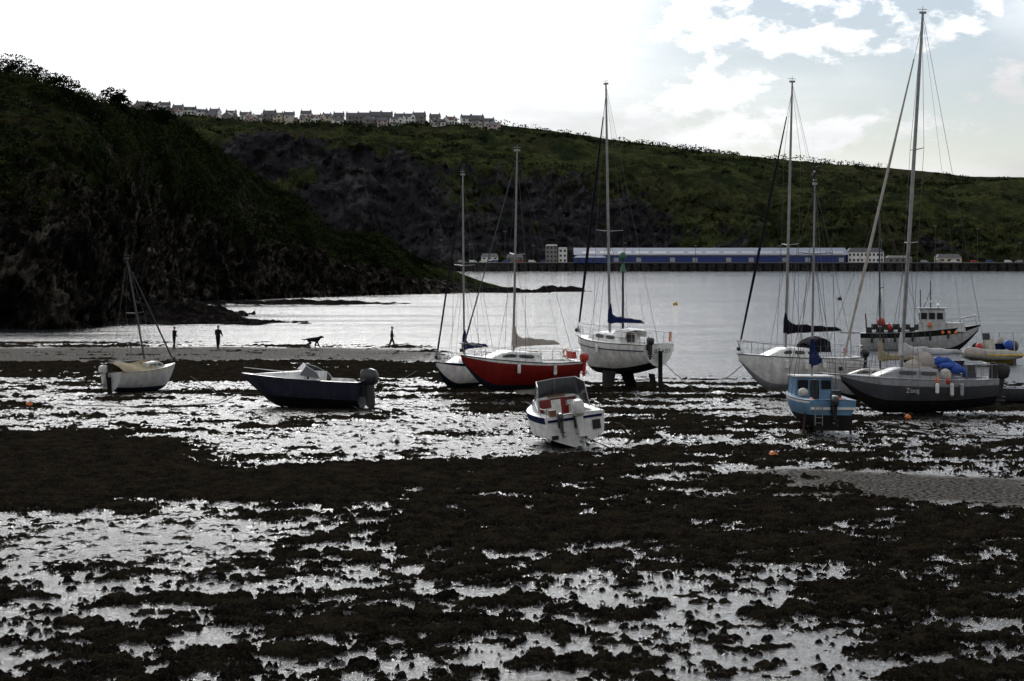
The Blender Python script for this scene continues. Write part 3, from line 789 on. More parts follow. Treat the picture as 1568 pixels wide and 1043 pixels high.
    def outboard(s,y=0,sc=1.0,m='engine',tilt=0.0,x=None,z=None):
        E=s.part('outboard_motor_'+str(m),m,'rubber','wire')
        x=s.xx(0,1)-0.12 if x is None else x;z=s.sz(0)-0.05 if z is None else z
        Mx=Matrix.Translation((x,y,z))@Matrix.Rotation(tilt,4,'Y')@Matrix.Scale(sc,4)
        b=MB()
        secs=[]
        for zz,l,w_,ox in ((0.0,0.44,0.26,0),(0.08,0.62,0.34,-0.02),(0.32,0.66,0.36,-0.04),(0.48,0.56,0.32,-0.02),(0.55,0.34,0.2,0.02)):
            secs.append([(ox-0.12+l/2*math.copysign(abs(math.cos(a))**0.6,math.cos(a)),w_/2*math.copysign(abs(math.sin(a))**0.6,math.sin(a)),zz+0.05) for a in [k*math.pi/6 for k in range(12)]])
        b.loft(secs,True,True,0)
        b.box((-0.12,0,-0.3),(0.26,0.15,0.75),0,1.25,1.3)
        b.box((-0.16,0,-0.62),(0.5,0.2,0.03),0)
        b.box((-0.14,0,-0.8),(0.2,0.05,0.4),0)
        b.tube([(0.1,0,-0.78),(-0.05,0,-0.78),(-0.4,0,-0.78)],[0.02,0.07,0.05],8,0)
        b.box((0.08,0,-0.12),(0.18,0.28,0.42),1)
        for k in range(3):
            a=k*2.094;b.poly([(-0.42,0.02*math.cos(a),-0.78+0.02*math.sin(a)),(-0.46,0.17*math.cos(a-0.35),-0.78+0.17*math.sin(a-0.35)),(-0.40,0.19*math.cos(a+0.3),-0.78+0.19*math.sin(a+0.3))],2)
        n0=len(E.v);E.v+=[tuple(Mx@Vector(p)) for p in b.v]
        for f,m_ in zip(b.f,b.m): E.face([i+n0 for i in f],m_)
    def fender(s,t,sg,m='white',l=0.5):
        x=s.xx(t,1);y=sg*(s.hb(t)+0.1);z=s.sz(t)-0.15-l/2
        s.part('fenders_'+m,m).tube([(x,y,z-l/2),(x,y,z-l/2+0.06),(x,y,z+l/2-0.06),(x,y,z+l/2)],[0.03,0.09,0.09,0.03],8)
        s.wire((x,y,z+l/2),(x,sg*s.hb(t)*0.93,s.sz(t)+0.3),0.008)
    def hood(s,t,m='blue',z=0.3,h=0.75,w=0.8):
        x=s.xx(t,1);zb=s.sz(t)+z
        s.part('sprayhood',m).loft([[(x+q,-w,zb),(x+q,-w*0.88,zb+h*(0.86-q*q*0.9)),(x+q,0,zb+h*(1-q*q*0.9)),(x+q,w*0.88,zb+h*(0.86-q*q*0.9)),(x+q,w,zb)] for q in (-0.5,-0.2,0.1,0.4,0.7)])

# small cruiser, far left
B=Boat('small_sailing_boat',-19.9,107.5,-0.02,58,heel=-4)
B.hull(4.9,1.9,1.05,0.35,0.75,'afblue','lgrey','cream','cream',sternlift=0.12,cockpit=(0.04,0.42),depth=0.3)
B.cabin(0.42,0.8,0.38,0.62,'cream');B.rudder(0.0);B.outboard(0.3,0.8,'engw')
B.mast(0.56,5.7,0.35,rake=0.0,lean=0.17,r=0.055,boom=0,m='dspar',jib=('dspar',0.05))
c=B.part('cockpit_cover','tan')
c.loft([[(-2.3+q*2.6,-0.82+0.0*q,1.12),(-2.3+q*2.6,-0.5,1.38+0.10*math.sin(q*7)),(-2.3+q*2.6,0,1.62+0.07*math.sin(q*9)),(-2.3+q*2.6,0.5,1.38+0.05*math.sin(q*8)),(-2.3+q*2.6,0.82,1.12)] for q in [k/8 for k in range(9)]],cap=False)
B.part('boom','alu').tube([(0.3,0,1.7),(-2.5,0.1,1.65)],0.04,6)
B.finish()

# navy speedboat
B=Boat('speedboat',-9.9,95.5,-0.03,166,heel=4,pitch=-2)
B.hull(5.7,2.2,1.28,0.22,0.9,'black','navy','navy','white',chine=True,rake=1.0,cockpit=(0.05,0.50),depth=0.45,a_bot=0.42,a_str=0.95)
zz=B.sz
B.cabin(0.48,0.93,0.42,0.74,'white',wins=(),front=0.9)
sc=B.part('windscreen','screen','steel')
x0=B.xx(0.60,1)
for sg in (-1,1):
    a=(x0,0,zz(0.6)+0.40);b1_=(x0-0.5,sg*0.78,zz(0.5)+0.20);c1=(x0-0.75,sg*0.66,zz(0.5)+0.66);d1=(x0-0.35,0,zz(0.6)+0.76)
    sc.poly([a,b1_,c1,d1],0);e1=(x0-1.6,sg*0.98,zz(0.3)+0.08);f1=(x0-1.4,sg*0.86,zz(0.3)+0.36);sc.poly([b1_,e1,f1,c1],0)
    sc.tube([d1,c1,f1,e1],0.022,5,1)
for q in (0.45,-0.45): B.part('seats','white').box((-0.5,q,1.4),(0.45,0.5,0.8),0,0.8,0.9,sx=-0.08)
B.part('seats','white').box((-1.8,0,1.25),(0.7,1.6,0.5),0,0.9,0.95)
B.part('guard_rails','steel').tube([(x0+0.2,0.7,zz(0.7)+0.02),(x0+0.4,0.65,zz(0.8)+0.25),(B.xx(1,1)-0.1,0.03,zz(1)+0.28),(x0+0.4,-0.65,zz(0.8)+0.25),(x0+0.2,-0.7,zz(0.7)+0.02)],0.015,5)
B.outboard(0,1.4,'engine',tilt=0.15,z=1.15)
B.finish()

# white/blue yacht behind red one
B=Boat('sailing_yacht',-2.45,109,0.12,238)
B.hull(5.8,2.0,1.15,0.35,0.65,'afblue','white','blue','white',sternlift=0.25,cockpit=(0.05,0.36),a_str=0.9)
B.cabin(0.38,0.76,0.36,0.62);B.rails();B.fin(0.45,0.45,1.0,0.25);B.fin(-0.45,0.45,1.0,0.25);B.rudder(0.2)
B.mast(0.55,10.0,0.3,rake=0.0,lean=-0.01,r=0.055,spr=(0.52,),boom=2.3,cover='blue',jib=('darkcloth',0.05))
B.finish()
# red yacht
B=Boat('red_sailing_yacht',0.45,102.5,0.38,211,heel=-2)
B.hull(6.6,2.3,1.38,0.50,0.62,'afblue','red','white','white',sternlift=0.45,cockpit=(0.05,0.36),a_bot=0.32,a_str=0.90,rake=0.6)
B.cabin(0.36,0.80,0.45,0.64,'white');B.rails();B.fin(0.0,0.45,1.3,0.45,0.12,'cream');B.rudder(0.35,'red')
B.mast(0.57,10.3,0.4,rake=0.0,lean=0.0,r=0.06,spr=(0.5,),boom=2.7,cover='sail',jib=('dspar',0.03),cth=0.22,bz=0.35)
B.fender(0.3,1);B.fender(0.62,1);B.fender(0.4,-1)
B.outboard(0.5,0.75,'redb')
B.part('boarding_gear','redb').box((-2.9,0.3,1.75),(0.3,0.5,0.35),0,0.8,0.8);B.part('lifebuoy','orange').tube([(-3.0,-0.5+0.18*math.cos(a),1.8+0.18*math.sin(a)) for a in [k*math.pi/5 for k in range(11)]],0.04,6)
B.finish()

# cuddy motorboat, centre
B=Boat('motorboat',1.95,77.0,0.0,103,heel=-7,pitch=0)
B.hull(4.8,2.5,1.22,0.30,0.94,'black','white','blue','white',chine=True,rake=0.5,cockpit=(0.06,0.50),depth=0.55,a_bot=0.26,a_str=0.86)
B.cabin(0.50,0.93,0.48,0.80,'white',wins=((0.15,0.5),),front=0.8,wmat='glass')
x0=B.xx(0.5,1);z0=B.sz(0.5)
b=B.part('bulkhead','red','white');b.box((x0-0.05,0.0,z0+0.10),(0.06,1.45,0.62),0);b.box((x0-0.09,0.1,z0+0.06),(0.05,0.38,0.62),1);b.box((x0-0.09,-0.45,z0+0.2),(0.05,0.3,0.2),1)
W=B.part('windscreen','screen');Fm=B.part('windscreen_frame','steel')
zt=z0+1.15
lo=[(x0-0.9,1.02,z0+0.05),(x0+0.1,0.88,z0+0.42),(x0+0.35,0.0,z0+0.52),(x0+0.1,-0.88,z0+0.42),(x0-0.9,-1.02,z0+0.05)]
hi=[(x0-0.85,0.92,zt-0.15),(x0-0.12,0.78,zt),(x0+0.05,0,zt+0.02),(x0-0.12,-0.78,zt),(x0-0.85,-0.92,zt-0.15)]
W.loft([lo,hi]);Fm.tube(hi,0.022,5);Fm.tube(lo,0.02,5)
for a,c in zip(lo,hi): Fm.tube([a,c],0.02,5)
st=B.part('seats','cream')
for q in (0.5,-0.5): st.box((-0.6,q,1.05),(0.4,0.42,0.75),0,0.9,0.9)
B.part('steering_wheel','rubber').tube([(x0-0.25,-0.45+0.17*math.cos(a),z0+0.25+0.17*math.sin(a)) for a in [k*math.pi/5 for k in range(11)]],0.02,5)
B.outboard(-0.10,1.15,'engw',tilt=0.1,z=1.15);B.outboard(0.6,0.6,'engine',tilt=0.1,z=1.05)
b=B.part('stern_gear','rubber','wood');b.box((-2.43,-0.80,0.80),(0.05,0.3,0.35),0);b.box((-2.2,0.8,1.40),(0.3,0.25,0.25),1);b.box((-2.43,0.85,0.5),(0.05,0.25,0.15),0)
B.part('transom_stripe','blue').box((-2.42,0.0,1.12),(0.03,2.1,0.09))
B.part('guard_rails','steel').tube([(x0+0.5,0.75,B.sz(0.6)+0.02),(x0+0.7,0.72,B.sz(0.7)+0.3),(B.xx(1,1)-0.1,0.0,B.sz(1)+0.32),(x0+0.7,-0.72,B.sz(0.7)+0.3),(x0+0.5,-0.75,B.sz(0.6)+0.02)],0.018,5)
for sg in (-1,1): B.part('guard_rails','steel').tube([(-2.3,sg*1.05,1.25),(-2.3,sg*1.03,1.55),(-1.5,sg*1.08,1.55),(-1.5,sg*1.1,1.25)],0.016,5)
B.finish()

# bilge keel yacht with blue cover
B=Boat('bilge_keel_yacht',5.8,109,0.82,124)
B.hull(7.2,2.7,1.70,0.35,0.76,'black','white','white','white',sternlift=0.55,cockpit=(0.04,0.34),a_bot=0.36,a_str=0.93,depth=0.4)
B.cabin(0.34,0.80,0.48,0.62,'white',wins=((0.12,0.36),(0.42,0.66)));B.rails(h=0.62)
B.fin(0.62,0.5,1.1,0.85,0.10,'black',0.22);B.fin(-0.62,0.5,1.1,0.85,0.10,'black',-0.22);B.rudder(0.75)
B.fin(0,0.08,0.5,0.6,0.05,'black')
B.mast(0.60,13.6,0.45,rake=0.0,lean=0.02,r=0.075,spr=(0.42,),boom=3.0,cover='blue',jib=('darkcloth',0.085),cth=0.17)
B.hood(0.34,'white',0.3,0.5,0.75)
B.outboard(0.75,0.75,'engine');B.part('danbuoy','orange').tube([(-3.4,-0.9,1.9),(-3.4,-0.95,2.4)],[0.07,0.05],6)
for sg in (-1,1): B.part('stripe','blue').tube([(B.xx(t,0.75),sg*(1.0*B.hb(t)+0.005),B.sz(t)*0.80) for t in [k/12 for k in range(12)]],0.025,4)
tx=bpy.data.curves.new('boat_name','FONT');tx.body='SEA KIST';tx.size=0.3;tx.align_x='CENTER';tx.extrude=0.004
to=bpy.data.objects.new('boat_name',tx);COL.objects.link(to);to.parent=B.e;to.location=(-3.9,0,1.3);to.rotation_euler=(R(90),0,R(-90));tx.materials.append(M['navy'])
B.fender(0.35,-1);B.fender(0.6,-1);B.fender(0.5,1)
B.finish()

# white yacht right
B=Boat('sailing_yacht',15.3,106,0.15,204)
B.hull(7.0,2.5,1.65,0.35,0.7,'grey','white','white','white',sternlift=0.35,cockpit=(0.04,0.36),a_bot=0.30,a_str=0.9,rake=0.6)
B.cabin(0.36,0.80,0.48,0.64,'white',wins=((0.08,0.3),(0.36,0.55),(0.6,0.74)));B.rails(h=0.62)
B.fin(0.5,0.5,1.2,0.2);B.fin(-0.5,0.5,1.2,0.2);B.rudder(0.1)
B.mast(0.62,14.1,0.45,rake=0.03,lean=0.0,r=0.075,spr=(0.4,0.72),boom=3.5,cover='darkcloth',jib=('darkcloth',0.075),cth=0.22,bz=0.85)
B.hood(0.36,'darkcloth',0.3,0.85)
B.fender(0.55,1);B.fender(0.4,1);B.fender(0.7,1);B.outboard(0.6,0.8)
B.part('solar_panel','glass').box((-3.0,0.3,3.0),(0.7,0.9,0.04));B.part('solar_pole','steel').tube([(-3.1,0.3,1.5),(-3.0,0.3,3.0)],0.025,5)
B.part('ensign','redb').box((-3.3,-0.6,2.0),(0.05,0.3,0.25))
B.finish()
B=Boat('sailing_yacht',18.6,100.5,0.0,176,heel=3)
B.hull(6.0,2.1,1.1,0.25,0.65,'black','grey','white','cream',sternlift=0.3,cockpit=(0.05,0.36))
B.cabin(0.38,0.78,0.36,0.62,'cream');B.rails()
B.mast(0.5,8.6,0.3,rake=0.0,lean=0.0,r=0.045,spr=(0.5,),boom=2.2,cover='tan',m='dspar')
B.finish()

# light blue day-boat
B=Boat('fishing_dayboat',12.5,82.3,0.20,99,heel=1)
B.hull(4.7,2.3,1.15,0.32,0.85,'black','lblue','white','lblue',sternlift=0.1,cockpit=(0.05,0.5),depth=0.55,a_bot=0.60,a_str=0.92)
x0=B.xx(0.52,1);z0=B.sz(0.52)
H=B.part('wheelhouse','lblue','white');H.box((x0+0.5,0,z0+0.33),(1.1,1.7,0.85),0,0.85,0.9);H.box((x0+0.5,0,z0+0.78),(1.15,1.7,0.06),1)
Wn=B.part('windows','glass')
for yy in (-0.5,0.5): Wn.box((x0-0.04,yy,z0+0.45),(0.05,0.42,0.36),0)
Wn.box((x0-0.05,0,z0+0.22),(0.05,0.36,0.75))
B.part('stripe','white').box((-2.38,0,0.88),(0.03,1.85,0.10));B.part('boot_top','black').box((-2.375,0,0.30),(0.03,1.5,0.62),0,1,1.15)
B.outboard(0.0,0.8,'engine',z=0.95);lad=B.part('ladder','alu')
for q in (0.45,0.75): lad.tube([(-2.42,q,1.1),(-2.45,q,0.2)],0.02,4)
for k in range(4): lad.tube([(-2.44,0.45,0.3+k*0.22),(-2.44,0.75,0.3+k*0.22)],0.016,4)
for sg in (-1,1): B.part('beaching_legs','rust').tube([(-1.6,sg*0.9,0.7),(-1.7,sg*1.0,-0.25)],0.05,6);B.part('pot','orange').ell((-1.5,sg*0.6,1.15),(0.14,0.14,0.12))
gb=B.part('gear','rubber','bblue','cream');gb.box((-1.2,-0.5,1.3),(0.4,0.4,0.5),0,0.8,0.8);gb.tube([(-1.5,0.5,1.2),(-1.5,0.5,2.0)],[0.12,0.16],7,0);gb.ell((-0.6,0.7,1.4),(0.3,0.2,0.2),m=2)
B.mast(0.6,7.9,0.8,rake=0.0,lean=-0.0,r=0.05,spr=(0.65,),boom=1.2,cover='blue',cth=0.30,bz=0.5,jib=None)
bd=B.part('cormorant','rubber');tp=B.top
bd.tube([tp+Vector(q)*0.62+Vector((0,0,0.12)) for q in ((-0.05,0.25,0.30),(-0.03,0.1,0.42),(0,0.0,0.62),(0,-0.10,0.80),(0,-0.06,0.98),(0,-0.22,1.02),(0,-0.36,1.0))],[0.02,0.07,0.10,0.06,0.035,0.035,0.010],8)
bd.tube([tp+Vector((0,0.02,0.45)),tp+Vector((0,0.0,0.0))],0.025,5)
B.finish()

# dark grey yacht, tallest mast
B=Boat('large_grey_yacht',18.7,91.5,0.05,189,heel=0)
B.hull(7.0,2.6,1.50,0.30,0.72,'black','dgrey','grey','grey',sternlift=0.3,cockpit=(0.04,0.38),a_bot=0.5,a_str=0.84,rake=0.6)
B.cabin(0.38,0.80,0.45,0.64,'grey',wins=((0.1,0.35),(0.42,0.68)));B.rails(h=0.65)
B.mast(0.62,16.2,0.5,rake=0.065,lean=0.0,r=0.095,spr=(0.36,0.62),boom=3.0,cover='lgrey',jib=('sail',0.075),cth=0.20)
cb_=B.part('cover_bundle','bblue')
for q in ((-1.2,0.3,2.15,0.45,0.4,0.2),(-0.9,0.1,2.35,0.3,0.3,0.22),(-1.6,0.5,2.0,0.3,0.25,0.25)): cb_.ell(q[:3],q[3:])
cb_.tube([(-0.6,0.2,2.3),(-1.2,0.3,2.4),(-2.0,0.5,1.9),(-2.1,0.7,1.4)],[0.12,0.16,0.12,0.06],7)
cg=B.part('cover_grey','sail')
for q in ((-0.2,0.1,2.3,0.5,0.45,0.5),(0.3,0.2,2.1,0.5,0.4,0.35),(-0.6,-0.1,2.2,0.4,0.4,0.35),(0.0,0.5,1.9,0.6,0.2,0.25)): cg.ell(q[:3],q[3:],12,8)
db=B.part('dinghy_bundle','cream','dspar');db.ell((-1.4,-0.2,1.85),(0.6,0.6,0.3));db.box((-2.3,0.3,1.9),(0.5,0.5,0.6),1,0.8,0.8);db.ell((-1.0,0.7,1.75),(0.3,0.25,0.3))
B.part('fender_orange','orange').ell((-0.4,1.2,1.5),(0.14,0.14,0.18));B.part('fender_red','redb').ell((-0.9,1.25,1.5),(0.12,0.12,0.16))
B.outboard(0.3,1.25,'rubber',tilt=-0.1)
B.part('gear_dark','rubber').tube([(-3.3,0.6,1.3),(-3.35,0.6,2.3)],[0.2,0.16],8)
B.fender(0.28,1,'grey',0.6);B.fender(0.35,1,'white',0.6);B.fender(0.45,1,'white',0.5)
tx=bpy.data.curves.new('boat_name','FONT');tx.body='Zoug';tx.size=0.30;tx.extrude=0.004
to=bpy.data.objects.new('boat_name',tx);COL.objects.link(to);to.parent=B.e;to.location=(1.1,1.31,1.0);to.rotation_euler=(R(90),0,R(180));tx.materials.append(M['lgrey'])
B.finish()

# fishing boat afloat
B=Boat('fishing_boat',32.4,159,-0.55,350)
B.hull(9.0,3.0,1.75,0.75,0.85,'black','lgrey','black','grey',cockpit=(0.05,0.45),depth=0.5,a_bot=0.45,a_str=0.80,rake=0.7)
x0=B.xx(0.5,1);z0=B.sz(0.5)
H=B.part('wheelhouse','lgrey','grey');H.box((x0+1.1,0,z0+0.85),(2.2,1.9,1.9),0,0.86,0.9);H.box((x0+1.1,0,z0+1.84),(2.3,2.0,0.08),1);H.box((x0+2.9,0,z0+0.35),(1.6,1.8,0.7),0,0.85,0.85)
Wn=B.part('windows','glass')
for k in range(3):
    for sg in (-1,1): Wn.box((x0+0.45+k*0.62,sg*0.92,z0+1.25),(0.46,0.06,0.5))
for yy in (-0.55,0,0.55): Wn.box((x0+2.09,yy,z0+1.25),(0.06,0.42,0.5));Wn.box((x0+0.09,yy,z0+1.2),(0.06,0.4,0.5))
P_=B.part('mast_and_radar','dspar','white');P_.tube([(x0+1.0,0,z0+1.8),(x0+1.0,0,z0+4.0)],[0.06,0.04],6);P_.tube([(x0+1.0,-0.6,z0+2.9),(x0+1.0,0.6,z0+2.9)],0.03,5);P_.box((x0+1.0,0,z0+2.4),(0.9,0.25,0.18),1);P_.tube([(x0+0.4,0,z0+1.8),(x0+1.0,0,z0+3.2)],0.03,5)
for sg in (-1,1): P_.tube([(x0+0.2,sg*0.8,z0+1.8),(x0+0.2,sg*0.8,z0+3.3)],0.02,4);P_.ell((x0+1.6,sg*0.5,z0+2.05),(0.15,0.15,0.15),m=1)
Gn=B.part('stern_gantry','rust')
for sg in (-1,1): Gn.tube([(-4.0,sg*1.1,1.8),(-4.1,sg*0.9,3.3)],0.06,6)
Gn.tube([(-4.1,-0.95,3.3),(-4.1,0.95,3.3)],0.06,6)
bs=B.part('net_buoys','redb','orange');bs.ell((-2.9,-0.9,2.7),(0.34,0.34,0.36),m=0);bs.ell((-2.3,-0.6,2.3),(0.28,0.28,0.3),m=0);bs.ell((0.9,-1.1,2.5),(0.18,0.18,0.22),m=1)
for q in (1.9,2.4,2.9): bs.ell((q,-1.3,1.9),(0.13,0.13,0.16),m=1)
pt=B.part('crab_pots','rubber')
for k in range(10): pt.box((-3.8+k*0.42,-0.6+0.3*(k%3),2.05+0.25*(k%2)),(0.45,0.5,0.45),0,0.85,0.85,rz=k*0.4)
B.rails(0.5,0.97,6,0.7,True,False)
for t in (0.1,0.2,0.3,0.45,0.6,0.75): B.fender(t,-1,'rubber',0.6)
B.finish()

# RIB
B=Boat('rigid_inflatable_boat',32.7,136,-0.1,215,heel=3)
B.e.scale=(1.12,1.12,1.12)
pth=[(-1.9,0.72,0.55),(-0.6,0.75,0.58),(0.8,0.7,0.62),(1.6,0.45,0.75),(1.95,0,0.85),(1.6,-0.45,0.75),(0.8,-0.7,0.62),(-0.6,-0.75,0.58),(-1.9,-0.72,0.55)]
B.part('tubes','sail').tube(pth,[0.2,0.33,0.33,0.33,0.33,0.33,0.33,0.33,0.2],12)
B.part('rubbing_strake','yellow').tube([(p[0]*1.12,p[1]*1.40,p[2]-0.02) for p in pth],0.06,6)
B.part('hull','yellow').loft([[(-1.8+q*3.6,-0.6*(1-q**4),0.45+q*0.15),(-1.8+q*3.6,0,0.05+q**3*0.6),(-1.8+q*3.6,0.6*(1-q**4),0.45+q*0.15)] for q in [k/8 for k in range(9)]],close=True,cap=True)
cs_=B.part('console','cream','screen');cs_.box((0.1,0,1.1),(0.6,0.6,1.0),0,0.7,0.8);cs_.box((0.3,0,1.75),(0.04,0.55,0.4),1);B.part('seat','blue').box((-0.7,0,0.95),(0.8,0.5,0.7))
B.xx=lambda t,z:-1.8
B.sz=lambda t:0.8
B.outboard(0,1.15,'engine');B.part('a_frame','steel').tube([(-1.5,-0.6,0.7),(-1.5,-0.55,2.0),(-1.5,0.55,2.0),(-1.5,0.6,0.7)],0.04,6)
gg=B.part('gear','redb','bblue','darkcloth','sail');gg.ell((1.2,0.2,1.15),(0.22,0.22,0.24),m=0);gg.ell((-1.1,0.5,1.2),(0.4,0.25,0.3),m=1);gg.ell((0.8,-0.3,1.1),(0.35,0.35,0.3),m=2);gg.ell((-0.2,-0.4,1.25),(0.4,0.3,0.4),m=3);gg.ell((-1.3,-0.3,1.3),(0.3,0.3,0.4),m=3)
B.finish()
for nm,x,y,h_,L_,m_ in (('rowing_dinghy',24.6,97.5,182,4.2,'dgrey'),('rowing_dinghy',26.5,125,175,3.6,'navy')):
    B=Boat(nm,x,y,0.0,h_,heel=3);B.hull(L_,1.6,0.72,0.16,0.7,'black',m_,m_,'grey',chine=False,cockpit=(0.04,0.9),depth=0.34)
    for t in (0.2,0.45,0.7): B.part('thwarts','wood').box((B.xx(t,1),0,0.6),(0.22,B.hb(t)*1.7,0.04))
    B.finish()

# mooring buoys, ropes, anchor, beacon
def buoy(x,y,r,m,z=0.1):
    b=MB();b.ell((0,0,0),(r,r,r*0.95),14,10,0);b.tube([(0,0,r*0.8),(0,0,r*1.2)],0.03,6,1)
    b.tube([(0.07*math.cos(a),0,r*1.25+0.07*math.sin(a)) for a in [k*math.pi/4 for k in range(9)]],0.015,5,1)
    o=b.obj('mooring_buoy',[M[m],M['rust']]);o.location=(x,y,z);o.rotation_euler=(0.4,0.5,0)
buoy(9.28,70.7,0.17,'orange');buoy(-23.2,95.7,0.17,'orange');buoy(26.1,318,0.42,'yellow');buoy(59.6,362,0.45,'rubber')
buoy(-4.4,76,0.10,'rubber');buoy(-21.5,89,0.14,'rubber');buoy(20.5,70,0.13,'rubber');buoy(17.5,88,0.15,'orange');buoy(27.5,104,0.16,'orange')
buoy(6.5,200,0.2,'rubber');buoy(30,210,0.25,'orange')
def rope(pts):
    b=MB();P2=[]
    for a,c in zip(pts[:-1],pts[1:]):
        for k in range(8):
            f=k/8;P2.append(tuple(a[i]+(c[i]-a[i])*f+(random.uniform(-0.05,0.05) if i==0 else 0) for i in range(3)))
    P2.append(pts[-1]);b.tube(P2,0.022,5);b.obj('mooring_rope',[M['rope']])
rope([(-12.6,96,0.9),(-14,95,0.2),(-17,94,0.12),(-21.5,95.3,0.12)])
rope([(-17.6,109,0.7),(-15.5,104,0.15),(-12,103,0.12)])
rope([(-5.1,107,1.1),(-6.8,101,0.3),(-8,97,0.14),(-7.2,93,0.12)])
rope([(2.2,74.9,0.6),(3.6,73,0.15),(5,72.5,0.14)])
rope([(8.2,107,1.5),(9.5,104,0.25),(10.5,100,0.13)])
rope([(12.4,107,1.4),(10.6,105,0.3),(9.8,101,0.13)])
rope([(14.5,81,0.5),(17,79,0.15),(21,78,0.13)])
a=MB();a.tube([(0,0,0),(0.2,0,0.9)],0.04,6);a.tube([(-0.45,0,0.25),(-0.2,0,0.02),(0,0,-0.03),(0.2,0,0.05),(0.42,0,0.3)],[0.02,0.05,0.06,0.05,0.02],6);a.tube([(0.15,-0.3,0.8),(0.19,0.3,0.82)],0.025,5)
a.poly([(-0.5,-0.1,0.2),(-0.45,0,0.38),(-0.5,0.1,0.2),(-0.38,0,0.12)]);a.poly([(0.47,-0.1,0.25),(0.42,0,0.43),(0.47,0.1,0.25),(0.36,0,0.16)])
o=a.obj('anchor',[M['rust']]);o.location=(4.55,76.3,0.2);o.rotation_euler=(0.3,-1.0,0.4)
b=MB();b.tube([(0,0,-1),(0,0,7.0)],[0.10,0.08],8,0);b.ell((0,0,7.35),(0.28,0.28,0.35),m=1);b.tube([(0,0,6.2),(0,0,6.9)],[0.25,0.05],8,1)
o=b.obj('channel_marker_post',[M['dspar'],M['green']]);o.location=(8.3,149,0)

# ------------------------------------------------------------------ people and dog
def skinobj(name,vs_,es,rad,m,parent,roots=(0,),sub=1):
    me=bpy.data.meshes.new(name);me.from_pydata(vs_,es,[]);o=bpy.data.objects.new(name,me);COL.objects.link(o);o.parent=parent
    md=o.modifiers.new('skin','SKIN');md.use_smooth_shade=True
    for i,r_ in enumerate(rad):
        d=me.skin_vertices[0].data[i];d.radius=r_ if hasattr(r_,'__len__') else (r_,r_);d.use_root=i in roots
    s=o.modifiers.new('sub','SUBSURF');s.levels=sub;s.render_levels=sub
    me.materials.append(m);return o
def clothes(name,jk,tr):
    m=bpy.data.materials.new(name);m.use_nodes=True;n=m.node_tree.nodes;l=m.node_tree.links;b=n['Principled BSDF'];b.inputs['Roughness'].default_value=0.95;b.inputs['Specular IOR Level'].default_value=0.1
    tc=n.new('ShaderNodeTexCoord');sp=n.new('ShaderNodeSeparateXYZ');l.new(tc.outputs['Object'],sp.inputs[0])
    cr=n.new('ShaderNodeValToRGB');cr.color_ramp.interpolation='CONSTANT'
    dv=n.new('ShaderNodeMath');dv.operation='DIVIDE';dv.inputs[1].default_value=2;l.new(sp.outputs[2],dv.inputs[0]);l.new(dv.outputs[0],cr.inputs[0])
    e=cr.color_ramp.elements;e[0].position=0;e[0].color=(0.012,0.010,0.010,1);e[1].position=0.06;e[1].color=(*tr,1)
    q=e.new(0.44);q.color=(*jk,1);q=e.new(0.76);q.color=(0.4,0.24,0.17,1)
    l.new(cr.outputs[0],b.inputs['Base Color']);return m
